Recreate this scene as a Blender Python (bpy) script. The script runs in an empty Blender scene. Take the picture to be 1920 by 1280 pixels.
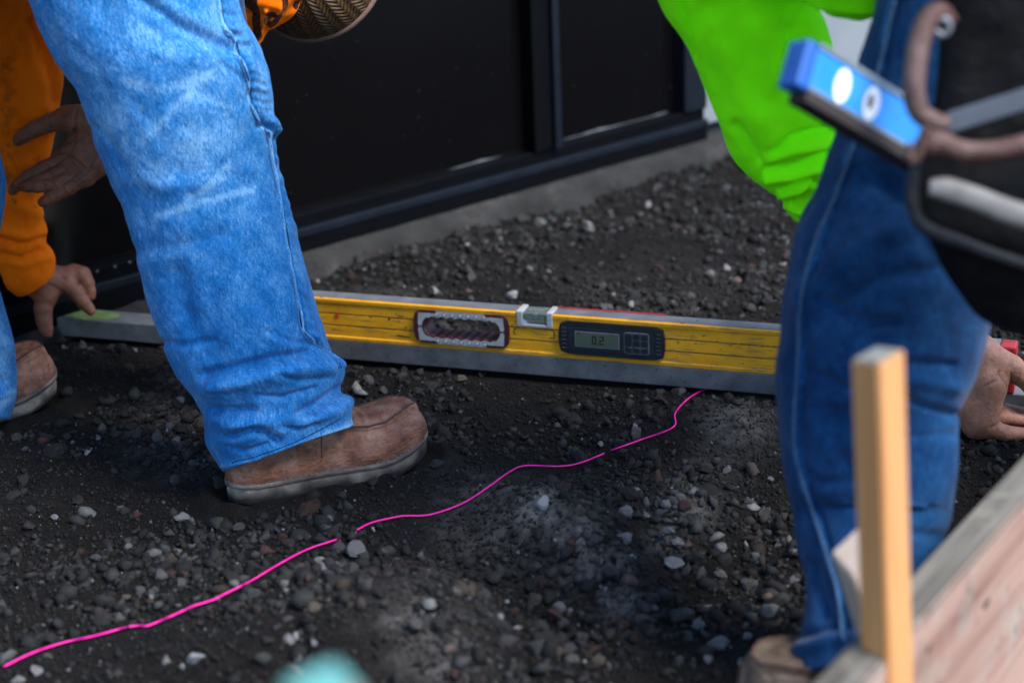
import bpy, bmesh, math, random
import numpy as np
from mathutils import Matrix, Vector
random.seed(7); rng = np.random.default_rng(11)
scene = bpy.context.scene
R = math.radians

# ------------------------------------------------------------------ camera
FPX = 3700.0; TH = R(20.0); PH = R(2.3)          # focal length in photo pixels, pitch, roll
CAM = np.array([0.0, 0.0, 1.02])
FW = np.array([0, math.cos(TH), -math.sin(TH)])
_u0 = np.array([0, math.sin(TH), math.cos(TH)]); _r0 = np.array([1.0, 0, 0])
RT = math.cos(PH)*_r0 - math.sin(PH)*_u0
UP = math.cos(PH)*_u0 + math.sin(PH)*_r0
cd = bpy.data.cameras.new('camera'); cam = bpy.data.objects.new('camera', cd)
scene.collection.objects.link(cam); scene.camera = cam
cam.matrix_world = Matrix(((RT[0], UP[0], -FW[0], CAM[0]), (RT[1], UP[1], -FW[1], CAM[1]),
                           (RT[2], UP[2], -FW[2], CAM[2]), (0, 0, 0, 1)))
cd.sensor_width = 36.0; cd.lens = FPX/1920*36; cd.clip_start = 0.05; cd.clip_end = 500
cd.dof.use_dof = True; cd.dof.focus_distance = 2.57; cd.dof.aperture_fstop = 3.1
# ------------------------------------------------------------------ world + light
SUN_EL, SUN_AZ = 52.0, 126.0        # azimuth measured from +Y (view direction) clockwise: behind right of the camera
w = bpy.data.worlds.new('World'); scene.world = w; w.use_nodes = True
nt = w.node_tree; bg = nt.nodes['Background']
sky = nt.nodes.new('ShaderNodeTexSky'); sky.sky_type = 'NISHITA'; sky.sun_disc = False
sky.sun_elevation = R(SUN_EL); sky.sun_rotation = R(SUN_AZ); sky.air_density = 1.0; sky.dust_density = 0.3; sky.ozone_density = 2.5
nt.links.new(sky.outputs[0], bg.inputs[0]); bg.inputs[1].default_value = 0.11
sd = bpy.data.lights.new('sun', 'SUN'); sun = bpy.data.objects.new('sun', sd); scene.collection.objects.link(sun)
sd.energy = 2.2; sd.angle = R(26); sd.color = (1.0, 0.97, 0.93)
_sv = Vector((math.sin(R(SUN_AZ))*math.cos(R(SUN_EL)), math.cos(R(SUN_AZ))*math.cos(R(SUN_EL)), math.sin(R(SUN_EL))))
sun.rotation_euler = _sv.to_track_quat('Z', 'Y').to_euler(); sun.location = (2, -4, 6)
scene.view_settings.view_transform = 'Standard'; scene.view_settings.look = 'None'
scene.view_settings.exposure = 1.68; scene.view_settings.gamma = 1.0
scene.render.engine = 'CYCLES'

# ------------------------------------------------------------------ pixel helpers (photo pixels, 1920 x 1280)
def ray(x, y): return FW + RT*((x-960)/FPX) - UP*((y-640)/FPX)
def G(x, y, z=0.0): d = ray(x, y); return CAM + d*((z-CAM[2])/d[2])          # where the ray meets height z
def PY(x, y, Y): d = ray(x, y); return CAM + d*(Y/d[1])                      # where the ray meets the plane y = Y
def proj(P):
    v = P - CAM; d = v@FW
    return np.stack([960+FPX*(v@RT)/d, 640-FPX*(v@UP)/d], -1)
def nrm(v): v = np.asarray(v, float); return v/np.linalg.norm(v)

# ------------------------------------------------------------------ object helpers
COL = scene.collection
def mesh_np(name, V, faces, mat, parent=None, smooth=True, uv=None, attrs=None, mats=None, fmat=None):
    V = np.asarray(V, np.float32).reshape(-1, 3)
    me = bpy.data.meshes.new(name)
    if isinstance(faces, np.ndarray):
        k = faces.shape[1]; nf = len(faces); fl = faces.astype(np.int32).ravel()
        me.vertices.add(len(V)); me.vertices.foreach_set('co', V.ravel())
        me.loops.add(len(fl)); me.loops.foreach_set('vertex_index', fl)
        me.polygons.add(nf); me.polygons.foreach_set('loop_start', np.arange(0, nf*k, k, dtype=np.int32))
        me.polygons.foreach_set('loop_total', np.full(nf, k, np.int32))
        me.update(calc_edges=True); me.validate()
    else:
        me.from_pydata(V.tolist(), [], [list(map(int, f)) for f in faces]); me.update()
    if smooth: me.polygons.foreach_set('use_smooth', np.ones(len(me.polygons), bool))
    li = np.zeros(len(me.loops), np.int32); me.loops.foreach_get('vertex_index', li)
    if uv is not None:
        l = me.uv_layers.new(name='UVMap'); l.data.foreach_set('uv', np.asarray(uv, np.float32)[li].ravel())
    for k2, a in (attrs or {}).items():
        a = np.asarray(a, np.float32)
        if a.ndim == 1:
            at = me.attributes.new(k2, 'FLOAT', 'POINT'); at.data.foreach_set('value', a)
        else:
            at = me.attributes.new(k2, 'FLOAT_COLOR', 'POINT'); at.data.foreach_set('color', a.ravel())
    for m in (mats or [mat]): me.materials.append(m)
    if fmat is not None: me.polygons.foreach_set('material_index', np.asarray(fmat, np.int32))
    o = bpy.data.objects.new(name, me); COL.objects.link(o)
    if parent is not None: o.parent = parent; o.matrix_parent_inverse = parent.matrix_basis.inverted()
    return o
def bm_obj(name, bm, mat, parent=None, smooth=False):
    me = bpy.data.meshes.new(name); bmesh.ops.recalc_face_normals(bm, faces=bm.faces[:]); bm.to_mesh(me); bm.free()
    me.materials.append(mat)
    if smooth: me.polygons.foreach_set('use_smooth', np.ones(len(me.polygons), bool))
    o = bpy.data.objects.new(name, me); COL.objects.link(o)
    if parent is not None: o.parent = parent; o.matrix_parent_inverse = parent.matrix_basis.inverted()
    return o
def tag(o, label=None, cat=None, group=None, kind=None):
    if label: o['label'] = label
    if cat: o['category'] = cat
    if group: o['group'] = group
    if kind: o['kind'] = kind
    return o
def thing(name, loc, label, cat, group=None):
    o = bpy.data.objects.new(name, None); COL.objects.link(o); o.location = [float(c) for c in loc]
    o.empty_display_size = 0.05
    return tag(o, label, cat, group)
def box8(bm, P, bevel=0.0, seg=2):
    """P: 8 points, bottom loop 0-3 then top loop 4-7"""
    v = [bm.verts.new([float(c) for c in p]) for p in P]
    fs = [(0, 1, 2, 3), (4, 7, 6, 5), (0, 4, 5, 1), (1, 5, 6, 2), (2, 6, 7, 3), (3, 7, 4, 0)]
    F = [bm.faces.new([v[i] for i in f]) for f in fs]
    if bevel > 0:
        ed = list({e for f in F for e in f.edges})
        bmesh.ops.bevel(bm, geom=ed, offset=bevel, segments=seg, profile=0.6, affect='EDGES')
def frame_box(fr, s0, s1, b0, b1, h0, h1):
    return [fr(s, b, h) for h in (h0, h1) for s, b in ((s0, b0), (s1, b0), (s1, b1), (s0, b1))]
def fbox(name, fr, s0, s1, b0, b1, h0, h1, mat, parent=None, bevel=0.0, seg=2):
    bm = bmesh.new(); box8(bm, frame_box(fr, s0, s1, b0, b1, h0, h1), bevel, seg)
    return bm_obj(name, bm, mat, parent)
def tube(name, pts, rad, mat, parent=None, n=10, flat=1.0, flatdir=None):
    pts = np.asarray(pts, float); m = len(pts); rad = np.broadcast_to(np.asarray(rad, float), (m,))
    T = np.gradient(pts, axis=0); T /= np.linalg.norm(T, axis=1)[:, None]
    ref = np.array(flatdir if flatdir is not None else [0.13, 0.2, 0.97]); 
    A = np.cross(T, ref); A /= np.linalg.norm(A, axis=1)[:, None]; B = np.cross(A, T)
    u = np.linspace(0, 2*np.pi, n, endpoint=False)
    V = pts[:, None]+rad[:, None, None]*(np.cos(u)[None, :, None]*A[:, None]+flat*np.sin(u)[None, :, None]*B[:, None])
    V = V.reshape(-1, 3); F = []
    for i in range(m-1):
        for j in range(n):
            a = i*n+j; b = i*n+(j+1) % n; F.append((a, b, b+n, a+n))
    F.append(tuple(range(n))[::-1]); F.append(tuple((m-1)*n+j for j in range(n)))
    return mesh_np(name, V, F, mat, parent)
def smooth_path(pts, per=8):
    P = np.asarray(pts, float); out = []
    Q = np.vstack([2*P[0]-P[1], P, 2*P[-1]-P[-2]])
    for i in range(1, len(Q)-2):
        for t in np.linspace(0, 1, per, endpoint=False):
            p0, p1, p2, p3 = Q[i-1:i+3]
            out.append(0.5*((2*p1)+(-p0+p2)*t+(2*p0-5*p1+4*p2-p3)*t*t+(-p0+3*p1-3*p2+p3)*t**3))
    out.append(P[-1]); return np.array(out)

# ------------------------------------------------------------------ numpy value noise
def _h(i, j, k, s):
    n = (i*374761393 + j*668265263 + k*2147483647 + s*974634777) & 0xFFFFFFFF
    n = ((n ^ (n >> 13))*1274126177) & 0xFFFFFFFF
    return ((n ^ (n >> 16)) & 0xFFFF)/65535.0*2-1
def vnoise(P, s=0):
    P = np.asarray(P, float); I = np.floor(P).astype(np.int64); f = P-I; f = f*f*(3-2*f)
    r = 0
    for a in (0, 1):
        for b in (0, 1):
            for c in (0, 1):
                wt = (f[..., 0] if a else 1-f[..., 0])*(f[..., 1] if b else 1-f[..., 1])*(f[..., 2] if c else 1-f[..., 2])
                r = r+wt*_h(I[..., 0]+a, I[..., 1]+b, I[..., 2]+c, s)
    return r
def fbm(P, o=3, s=0):
    r = 0; a = 1.0
    for i in range(o): r = r+a*vnoise(np.asarray(P)*(2**i), s+i); a *= .5
    return r
def sstep(a, b, x): t = np.clip((x-a)/(b-a), 0, 1); return t*t*(3-2*t)
def dist_poly(px, pts):
    """pixel distance to a polyline, and signed side"""
    best = np.full(px.shape[:-1], 1e9)
    pts = np.asarray(pts, float)
    for a, b in zip(pts[:-1], pts[1:]):
        ab = b-a; t = np.clip(((px-a)@ab)/(ab@ab), 0, 1)
        d = np.linalg.norm(px-(a+t[..., None]*ab), axis=-1); best = np.minimum(best, d)
    return best
def stroke(px, pts, wd, taper=True):
    pts = np.asarray(pts, float); g = np.exp(-(dist_poly(px, pts)/wd)**2)
    return g

# ------------------------------------------------------------------ materials
MATS = {}
VIVID = {'lime_cloth', 'orange_cloth', 'pink_line', 'yellow_paint', 'tanned_skin', 'fair_skin', 'blue_anodised', 'white_print', 'boot_leather', 'faded_denim', 'crepe_sole', 'boot_welt'}
class NT:
    def __init__(s, name):
        s.m = bpy.data.materials.new(name); s.m.use_nodes = True; s.t = s.m.node_tree; s.b = s.t.nodes['Principled BSDF']
    def n(s, typ, **kw):
        nd = s.t.nodes.new(typ)
        for k, v in kw.items():
            if k in nd.inputs: nd.inputs[k].default_value = v
            else: setattr(nd, k, v)
        return nd
    def l(s, a, b): s.t.links.new(a, b)
    def coord(s, which='Object', scale=(1, 1, 1)):
        c = s.n('ShaderNodeTexCoord'); mp = s.n('ShaderNodeMapping'); mp.inputs['Scale'].default_value = scale
        s.l(c.outputs[which], mp.inputs[0]); return mp.outputs[0]
    def noise(s, vec, scale, detail=4, rough=.55, dist=0):
        nd = s.n('ShaderNodeTexNoise', Scale=scale, Detail=detail, Roughness=rough, Distortion=dist); s.l(vec, nd.inputs['Vector']); return nd.outputs[0]
    def voro(s, vec, scale, feature='F1'):
        nd = s.n('ShaderNodeTexVoronoi', Scale=scale); nd.feature = feature; s.l(vec, nd.inputs['Vector']); return nd
    def ramp(s, fac, stops):
        nd = s.n('ShaderNodeValToRGB'); e = nd.color_ramp.elements
        while len(e) < len(stops): e.new(0.5)
        for el, (p, c) in zip(e, stops): el.position = p; el.color = (*c, 1) if len(c) == 3 else c
        s.l(fac, nd.inputs[0]); return nd.outputs[0]
    def mr(s, fac, a, b, c=0., d=1.):
        nd = s.n('ShaderNodeMapRange'); s.l(fac, nd.inputs[0])
        for i, v in zip((1, 2, 3, 4), (a, b, c, d)): nd.inputs[i].default_value = v
        return nd.outputs[0]
    def mix(s, fac, a, b, mode='MIX'):
        nd = s.n('ShaderNodeMix', data_type='RGBA', blend_type=mode)
        for i, v in ((0, fac), (6, a), (7, b)):
            if hasattr(v, 'is_output'): s.l(v, nd.inputs[i])
            elif i == 0: nd.inputs[0].default_value = v
            else: nd.inputs[i].default_value = (*v, 1)
        return nd.outputs[2]
    def math(s, op, a, b=0.5, clamp=False):
        nd = s.n('ShaderNodeMath', operation=op); nd.use_clamp = clamp
        for i, v in enumerate((a, b)):
            if hasattr(v, 'is_output'): s.l(v, nd.inputs[i])
            else: nd.inputs[i].default_value = v
        return nd.outputs[0]
    def attr(s, name, out='Fac'):
        nd = s.n('ShaderNodeAttribute'); nd.attribute_name = name; return nd.outputs[out]
    def col(s, c):
        k = 1.0 if s.m.name.split('.')[0] in VIVID else .65
        if k < 1: c = s.mix(1.0, c, (k, k, k), 'MULTIPLY')
        if hasattr(c, 'is_output'): s.l(c, s.b.inputs['Base Color'])
        else: s.b.inputs['Base Color'].default_value = (*c, 1)
    def rough(s, r):
        if hasattr(r, 'is_output'): s.l(r, s.b.inputs['Roughness'])
        else: s.b.inputs['Roughness'].default_value = r
    def bump(s, h, strength=.5, dist=.001):
        nd = s.n('ShaderNodeBump', Strength=strength, Distance=dist); s.l(h, nd.inputs['Height'])
        prev = s.b.inputs['Normal'].links
        if prev: s.l(prev[0].from_socket, nd.inputs['Normal'])
        s.l(nd.outputs[0], s.b.inputs['Normal'])
    def set(s, **kw):
        for k, v in kw.items(): s.b.inputs[k.replace('_', ' ')].default_value = v

def plain(name, c, rough=.6, var=.25, scale=40, metallic=0., bump=.15, bscale=400, bdist=.0006, spec=.5):
    t = NT(name); v = t.coord()
    n1 = t.noise(v, scale, 5); d = tuple(x*(1-var) for x in c); b = tuple(min(1, x*(1+var)) for x in c)
    t.col(t.ramp(n1, [(.3, d), (.7, b)])); t.rough(rough); t.set(Metallic=metallic, Specular_IOR_Level=spec)
    if bump: t.bump(t.noise(v, bscale, 3), bump, bdist)
    return t.m

def denim(name, dark, mid, pale, streak=1.0):
    t = NT(name); uv = t.coord('UV')
    def sc(vec, s):
        mp = t.n('ShaderNodeMapping'); mp.inputs['Scale'].default_value = s; t.l(vec, mp.inputs[0]); return mp.outputs[0]
    st = t.noise(sc(uv, (1150, 130, 1)), 1.0, 3, .7)         # slubby vertical yarns
    st2 = t.noise(sc(uv, (480, 75, 1)), 1.0, 2, .6)
    cr = t.noise(sc(uv, (160, 900, 1)), 1.0, 2, .6)
    lg = t.noise(sc(uv, (34, 26, 1)), 1.0, 5, .65); lg2 = t.noise(sc(uv, (7, 6, 1)), 1.0, 2, .5)
    fade_shading = t.attr('fade_shading')  # carries worn fading plus light and shade painted into the denim
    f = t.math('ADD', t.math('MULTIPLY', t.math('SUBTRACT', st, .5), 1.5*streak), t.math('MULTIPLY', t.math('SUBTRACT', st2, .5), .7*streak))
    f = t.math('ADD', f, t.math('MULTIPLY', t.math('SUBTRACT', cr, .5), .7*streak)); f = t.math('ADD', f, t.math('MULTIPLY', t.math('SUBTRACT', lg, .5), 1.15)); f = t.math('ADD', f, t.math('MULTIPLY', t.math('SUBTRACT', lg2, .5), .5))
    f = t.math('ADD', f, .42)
    fm = t.math('MULTIPLY', fade_shading, t.math('ADD', t.mr(st, .36, .60), .35))
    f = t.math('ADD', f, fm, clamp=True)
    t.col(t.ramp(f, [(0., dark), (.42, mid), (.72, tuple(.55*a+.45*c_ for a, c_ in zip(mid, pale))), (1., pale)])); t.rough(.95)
    t.set(Specular_IOR_Level=.15, Sheen_Weight=.08, Sheen_Roughness=.5)
    wv = t.n('ShaderNodeTexWave', Scale=1.0, Distortion=.6, Detail=1); wv.bands_direction = 'DIAGONAL'
    t.l(sc(uv, (420, 420, 1)), wv.inputs['Vector'])
    t.bump(wv.outputs[0], .15, .0005); t.bump(st, .35, .0008); t.bump(lg, .5, .0035)
    return t.m
def cloth(name, c, var=.12, weave=1400, rough=.9, sheen=.2, sheen_c=None):
    t = NT(name); uv = t.coord('UV')
    mp = t.n('ShaderNodeMapping'); mp.inputs['Scale'].default_value = (weave, weave, 1); t.l(uv, mp.inputs[0])
    n1 = t.noise(uv, 22, 4)
    base = t.ramp(n1, [(.3, tuple(x*(1-var) for x in c)), (.7, tuple(x*(1+var) for x in c))])
    pr = t.attr('print')
    fl = t.noise(uv, 520, 2, .8)
    k = t.math('MULTIPLY', t.mr(pr, .42, .5), t.mr(fl, .33, .4))
    base = t.mix(k, base, (.012, .012, .014))
    st = t.attr('dark_marks'); base = t.mix(t.math('MULTIPLY', st, t.mr(t.noise(uv, 60, 4), .35, .6), clamp=True), base, tuple(x*.25 for x in c))
    t.col(base); t.rough(rough); t.set(Specular_IOR_Level=.15, Sheen_Weight=sheen)
    if sheen_c: t.b.inputs['Sheen Tint'].default_value = (*sheen_c, 1)
    t.bump(t.noise(mp.outputs[0], 1, 1), .25, .0005); t.bump(t.noise(uv, 45, 4), .35, .003)
    return t.m
def wood(name, c_dark, c_light, axis, scale=1.0, rough=.75, stains=None):
    t = NT(name); sc = [90*scale]*3; sc[axis] = 4*scale
    v = t.coord('Object', tuple(sc)); g = t.noise(v, 1., 6, .65, .8); o = t.coord()
    g2 = t.noise(t.coord('Object', tuple(x*.25 for x in sc)), 1., 3, .5, 1.5)
    f = t.math('ADD', t.math('MULTIPLY', g, .5), t.math('MULTIPLY', g2, .6))
    c = t.ramp(f, [(.36, c_dark), (.62, c_light)])
    if stains:
        for (sc2, thr, colr, amt) in stains:
            c = t.mix(t.math('MULTIPLY', t.mr(t.noise(o, sc2, 5, .6), thr, thr+.14), amt), c, colr)
    t.col(c); t.rough(rough); t.bump(g, .5, .0012); t.set(Specular_IOR_Level=.3)
    return t.m

M_JEAN_A = denim('faded_denim', (.004, .074, .25), (.010, .158, .44), (.20, .41, .65), 1.25)
M_JEAN_C = denim('dark_denim', (.0012, .015, .058), (.0026, .047, .155), (.022, .13, .32), 1.0)
M_JEAN_B = denim('work_denim', (.01, .03, .09), (.02, .07, .2), (.08, .16, .3))
M_LIME = cloth('lime_cloth', (.25, 1.2, .003), .05, sheen=.3, sheen_c=(.3, 1, .02))
M_ORANGE = cloth('orange_cloth', (1.15, .20, .002), .08, sheen=.3, sheen_c=(1, .3, .02))
M_SEAM_C = plain('seam_thread', (.085, .15, .25), .95, .4, 200, spec=.1)
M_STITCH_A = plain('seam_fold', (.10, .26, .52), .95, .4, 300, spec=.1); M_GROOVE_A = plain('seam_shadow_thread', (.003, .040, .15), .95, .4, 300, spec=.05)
def skin(name, c, dirt):
    t = NT(name); v = t.coord()
    n = t.noise(v, 55, 5, .65); n2 = t.noise(v, 140, 5, .65)
    cc = t.ramp(n, [(.3, tuple(x*.72 for x in c)), (.7, tuple(min(1, x*1.15) for x in c))])
    cc = t.mix(t.math('MULTIPLY', t.mr(n2, .5, .72), dirt), cc, (.05, .032, .024))
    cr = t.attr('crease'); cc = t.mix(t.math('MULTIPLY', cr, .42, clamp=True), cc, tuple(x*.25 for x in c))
    t.col(cc); t.rough(.55); t.set(Subsurface_Weight=.12, Subsurface_Scale=.01); t.b.inputs['Subsurface Radius'].default_value = (1, .35, .2)
    vo = t.voro(v, 900); t.bump(vo.outputs[0], .4, .0006); t.bump(t.noise(v, 200, 5, .65), .6, .0020)
    return t.m
M_SKIN_B = skin('tanned_skin', (.27, .098, .050), .7)
M_SKIN_C = skin('fair_skin', (.37, .165, .105), .5)
def leather(name, c, dusty, dark):
    t = NT(name); v = t.coord()
    n = t.noise(v, 26, 6, .65); n2 = t.noise(v, 75, 5, .65)
    cc = t.ramp(n, [(.27, dark), (.47, c), (.70, dusty)])
    cc = t.mix(t.math('MULTIPLY', t.mr(n2, .56, .70), .8), cc, tuple(x*.35 for x in c))
    cc = t.mix(t.math('MULTIPLY', t.attr('dirt'), t.mr(n2, .3, .6), clamp=True), cc, (.035, .026, .022))
    t.col(cc); t.rough(t.mr(n2, .3, .7, .38, .7)); t.bump(t.noise(v, 240, 6, .65), .7, .0022); t.bump(t.noise(t.coord('Object', (1, 1, 2.2)), 60, 4, .6, 1.5), .5, .004)
    return t.m
M_LEATH = leather('boot_leather', (.22, .084, .045), (.38, .20, .138), (.075, .027, .014))
M_LEATH_C = leather('suede_leather', (.12, .080, .053), (.17, .12, .085), (.07, .044, .028))
def solemat(name, c):
    t = NT(name); v = t.coord(); n = t.noise(v, 60, 6, .7); z = t.n('ShaderNodeTexCoord').outputs['Object']
    cc = t.ramp(n, [(.36, tuple(x*.45 for x in c)), (.6, c)])
    cc = t.mix(t.math('MULTIPLY', t.attr('dirt'), t.mr(n, .15, .45, .3, 1.2), clamp=True), cc, (.016, .013, .012))
    t.col(cc); t.rough(.85); t.bump(n, .7, .003); return t.m
M_SOLE = solemat('crepe_sole', (.32, .27, .22)); M_WELT = solemat('boot_welt', (.32, .245, .20))
M_SEAML = plain('boot_stitch', (.20, .19, .19), .8, .4, 200)
M_SEAMD = plain('boot_seam', (.10, .05, .035), .8, .4, 200)

def soil():
    t = NT('dark_soil'); v = t.coord()
    n = t.noise(v, 2.6, 6, .6); n2 = t.noise(v, 60, 6, .7); n3 = t.noise(v, 330, 4, .7); vo = t.voro(v, 210)
    c = t.ramp(n2, [(.3, (.0022, .0018, .0016)), (.5, (.0080, .0064, .0056)), (.75, (.021, .0170, .0150))])
    c = t.mix(t.math('MULTIPLY', t.math('MULTIPLY', t.attr('dry'), t.mr(t.noise(v, 22, 5, .7), .32, .52), clamp=True), t.mr(n2, .25, .6), clamp=True), c, (.30, .28, .265))
    c = t.mix(t.math('MULTIPLY', t.mr(n3, .56, .72), .45), c, (.055, .050, .047))
    t.col(c); t.rough(.95); t.set(Specular_IOR_Level=.2)
    t.bump(n2, .9, .010); t.bump(vo.outputs[0], .6, .004); t.bump(n3, .7, .003); return t.m
M_SOIL = soil()
def stone_mat(name, attr):
    t = NT(name); v = t.coord()
    if attr: base = t.attr('tint', 'Color')
    else:
        oi = t.n('ShaderNodeObjectInfo'); base = oi.outputs['Color']
    n = t.noise(v, 180, 5, .7)
    c = t.mix(.8, base, t.ramp(n, [(.3, (.45, .45, .45)), (.7, (1.25, 1.22, 1.2))]), 'MULTIPLY')
    c = t.mix(t.math('MULTIPLY', t.mr(t.noise(v, 70, 4), .5, .68), .55), c, (.022, .018, .016))
    t.col(c); t.rough(.85); t.set(Specular_IOR_Level=.3); t.bump(n, .5, .0015); return t.m
M_GRAVEL = stone_mat('gravel', True); M_STONE = stone_mat('stone', False)

# =================================================================== SETTING
# ---------------- ground heights
MOUNDS = []
def mound(px, py, rx, ry, h, rot=0.0):
    c = G(px, py); MOUNDS.append((c[0], c[1], rx, ry, h, rot))
mound(1080, 1010, .055, .20, .050, .50); mound(1250, 960, .10, .08, .034); mound(1340, 800, .08, .06, .028)
mound(790, 1200, .20, .12, .062); mound(440, 1120, .18, .12, .020); mound(650, 990, .10, .07, .018)
mound(1230, 1170, .14, .13, -.040); mound(960, 1150, .07, .12, -.030, .4); mound(560, 1270, .2, .08, .024)
mound(1390, 1040, .10, .14, -.030); mound(120, 1000, .2, .12, -.012); mound(960, 800, .2, .07, -.008)
FLAT = [(G(600, 900)[0], G(600, 900)[1], .22), (G(60, 760)[0], G(60, 760)[1], .16), (G(1450, 1270)[0]+.12, G(1450, 1270)[1], .22)]
BA = G(622, 671); BD = nrm(G(1440, 739)-BA); BN = np.array([-BD[1], BD[0], 0.])       # board axis and its far side
BOOTS = [(G(470, 921), G(765, 860), .045), (np.array([-.90, 2.51, 0]), np.array([-.69, 2.62, 0]), .045), (np.array([.43, 1.745, 0]), np.array([.24, 1.67, 0]), .045)]
def gz(x, y):
    x = np.asarray(x, float); y = np.asarray(y, float)
    P = np.stack([x, y, x*0], -1)
    z = .010*fbm(P*3.1, 3, 5)+.0062*fbm(P*14, 3, 9)+.0042*fbm(P*42, 2, 3)
    for mx, my, rx, ry, h, rot in MOUNDS:
        dx, dy = x-mx, y-my; a = dx*math.cos(rot)+dy*math.sin(rot); b = -dx*math.sin(rot)+dy*math.cos(rot)
        z = z+h*np.exp(-(a/rx)**2-(b/ry)**2)
    for fx, fy, r in FLAT:
        k = np.exp(-(((x-fx)**2+(y-fy)**2)/r**2)**2); z = z*(1-.9*k)
    s = (x-BA[0])*BN[0]+(y-BA[1])*BN[1]
    k = np.exp(-((s-.025)/.06)**2); z = z*(1-k)-.004*k
    for a, q, wdt in BOOTS:                                   # soil pushed up round the soles
        ab = q-a; t_ = np.clip(((x-a[0])*ab[0]+(y-a[1])*ab[1])/(ab[0]**2+ab[1]**2), 0, 1); d = np.hypot(x-a[0]-t_*ab[0], y-a[1]-t_*ab[1])
        z = z+(.013+.006*vnoise(P*60, 8))*np.exp(-((d-wdt-.010)/.013)**2)
    far = sstep(6, 9, np.hypot(x, y-2.5)); return z*(1-far)-.006
def Gg(x, y):
    z = 0.0
    for _ in range(5):
        p = G(x, y, z); z = float(gz(p[0], p[1]))
    return G(x, y, z)
fx = np.concatenate([[-60, -25, -10, -5, -3, -2.2], np.arange(-1.3, 1.3, .008), [2.2, 3, 5, 10, 25, 60]])
fy = np.concatenate([[-40, -15, -5, -2, 0, .8], np.arange(1.3, 4.2, .008), [4.8, 5.5, 7, 12, 30, 80]])
XX, YY = np.meshgrid(fx, fy); ZZ = gz(XX, YY)
nx, ny = len(fx), len(fy); ii = (np.arange(ny-1)[:, None]*nx+np.arange(nx-1)[None]).ravel()
DRY = [(1080, 1000, 50, .9), (1120, 1060, 60, 1.), (1160, 1120, 50, .8), (1010, 955, 45, .9), (1290, 950, 60, .8), (1250, 1010, 45, .5), (780, 1150, 80, .6), (830, 1230, 90, .5), (1390, 790, 75, .6), (1350, 860, 60, .3), (1200, 1180, 45, .4)]
gpx = proj(np.stack([XX, YY, ZZ], -1).reshape(-1, 3)); dry = np.zeros(len(gpx))
for x, y, r, a in DRY: dry = np.maximum(dry, a*np.exp(-((gpx[:, 0]-x)/r)**2-((gpx[:, 1]-y)/(r*.75))**2))
dry *= (YY.ravel() > 1.0)
dry = np.clip(dry+.35*sstep(.25, .9, fbm(np.stack([XX, YY, XX*0], -1).reshape(-1, 3)*2.3, 3, 21)), 0, 1)
ground = mesh_np('ground', np.stack([XX, YY, ZZ], -1), np.stack([ii, ii+1, ii+1+nx, ii+nx], -1), M_SOIL, attrs={'dry': dry})
tag(ground, 'dark damp soil of the dug strip, strewn with gravel', kind='structure')

# ---------------- glazed wall with its footing
WA = G(200, 540, .05); WD = nrm(G(1320, 235, .05)-WA); WN = np.array([WD[1], -WD[0], 0])    # WN points out to the camera side
def wall(s, b, h): return WA + WD*s + WN*b + np.array([0, 0, h-.05])
def wall_s(x, y, b=0.0):
    d = ray(x, y); p0 = WA+WN*b; t = ((p0-CAM)@WN)/(d@WN); p = CAM+d*t; return (p-WA)@WD, p[2]
t = NT('tinted_glass'); v = t.coord()
t.col((.0040, .0038, .0046)); t.set(Specular_IOR_Level=.36); t.rough(t.mr(t.noise(v, 50, 4), .3, .7, .10, .16))
M_GLASS = t.m
M_FRAME = plain('black_frame', (.002, .0025, .004), .55, .3, 60, bump=.1, spec=.07)
M_FRAMEB = plain('blue_black_frame', (.007, .011, .019), .5, .3, 30, spec=.15)
M_CLAD = plain('pale_cladding', (.30, .33, .36), .6, .08, 8)
M_DUST = plain('pale_dust', (.20, .215, .24), .95, .4, 60)
M_SPOT = plain('dried_drops', (.012, .013, .016), .8, .3, 60, spec=.05)
t = NT('concrete'); v = t.coord(); n = t.noise(v, 9, 6, .65); vo = t.voro(v, 70)
c = t.ramp(n, [(.36, (.008, .0075, .007)), (.56, (.030, .028, .026)), (.74, (.085, .08, .075))])
c = t.mix(t.math('MULTIPLY', t.mr(t.noise(v, 40, 5), .5, .62), .6), c, (.018, .016, .015))
t.col(c); t.rough(.95); t.bump(t.noise(v, 70, 5, .7), .9, .008); M_CONC = t.m

wl = thing('glazed_wall', wall(1.0, 0, 0), 'black framed tinted glass wall on a rough concrete footing', 'wall')
S0, S1 = -1.6, 2.6
sm, _ = wall_s(1022, 270); sj, _ = wall_s(1285, 215); sc0, _ = wall_s(1318, 200)
fbox('bottom_rail', wall, S0, sc0, -.05, .004, .050, .088, M_FRAME, wl, .003)
fbox('sill_step', wall, S0, sc0, .0045, .016, .050, .066, M_FRAMEB, wl, .003)
fbox('shadow_gap_strip', wall, S0, sc0, -.05, .013, .016, .0495, M_FRAME, wl, .002)  # black strip stands in for the shadow gap below the rail
fbox('mullion', wall, sm-.035, sm+.010, -.05, .012, .088, 2.4, M_FRAME, wl, .003)
fbox('mullion_edge', wall, sm+.0105, sm+.027, -.05, .020, .088, 2.4, M_FRAMEB, wl, .003)
fbox('jamb', wall, sj-.012, sc0, -.05, .012, .088, 2.4, M_FRAMEB, wl, .003)
panes = [fbox('pane', wall, S0, sm-.036, -.03, -.018, .0885, 2.4, M_GLASS, wl),
         fbox('pane', wall, sm+.028, sj-.013, -.03, -.018, .0885, 2.4, M_GLASS, wl)]
fbox('cladding_panel', wall, sc0+.001, S1, -.05, .000, .05, 2.4, M_CLAD, wl, .004)
fbox('top_rail', wall, S0, S1, -.05, .02, 2.401, 2.6, M_FRAME, wl, .004)
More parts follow.
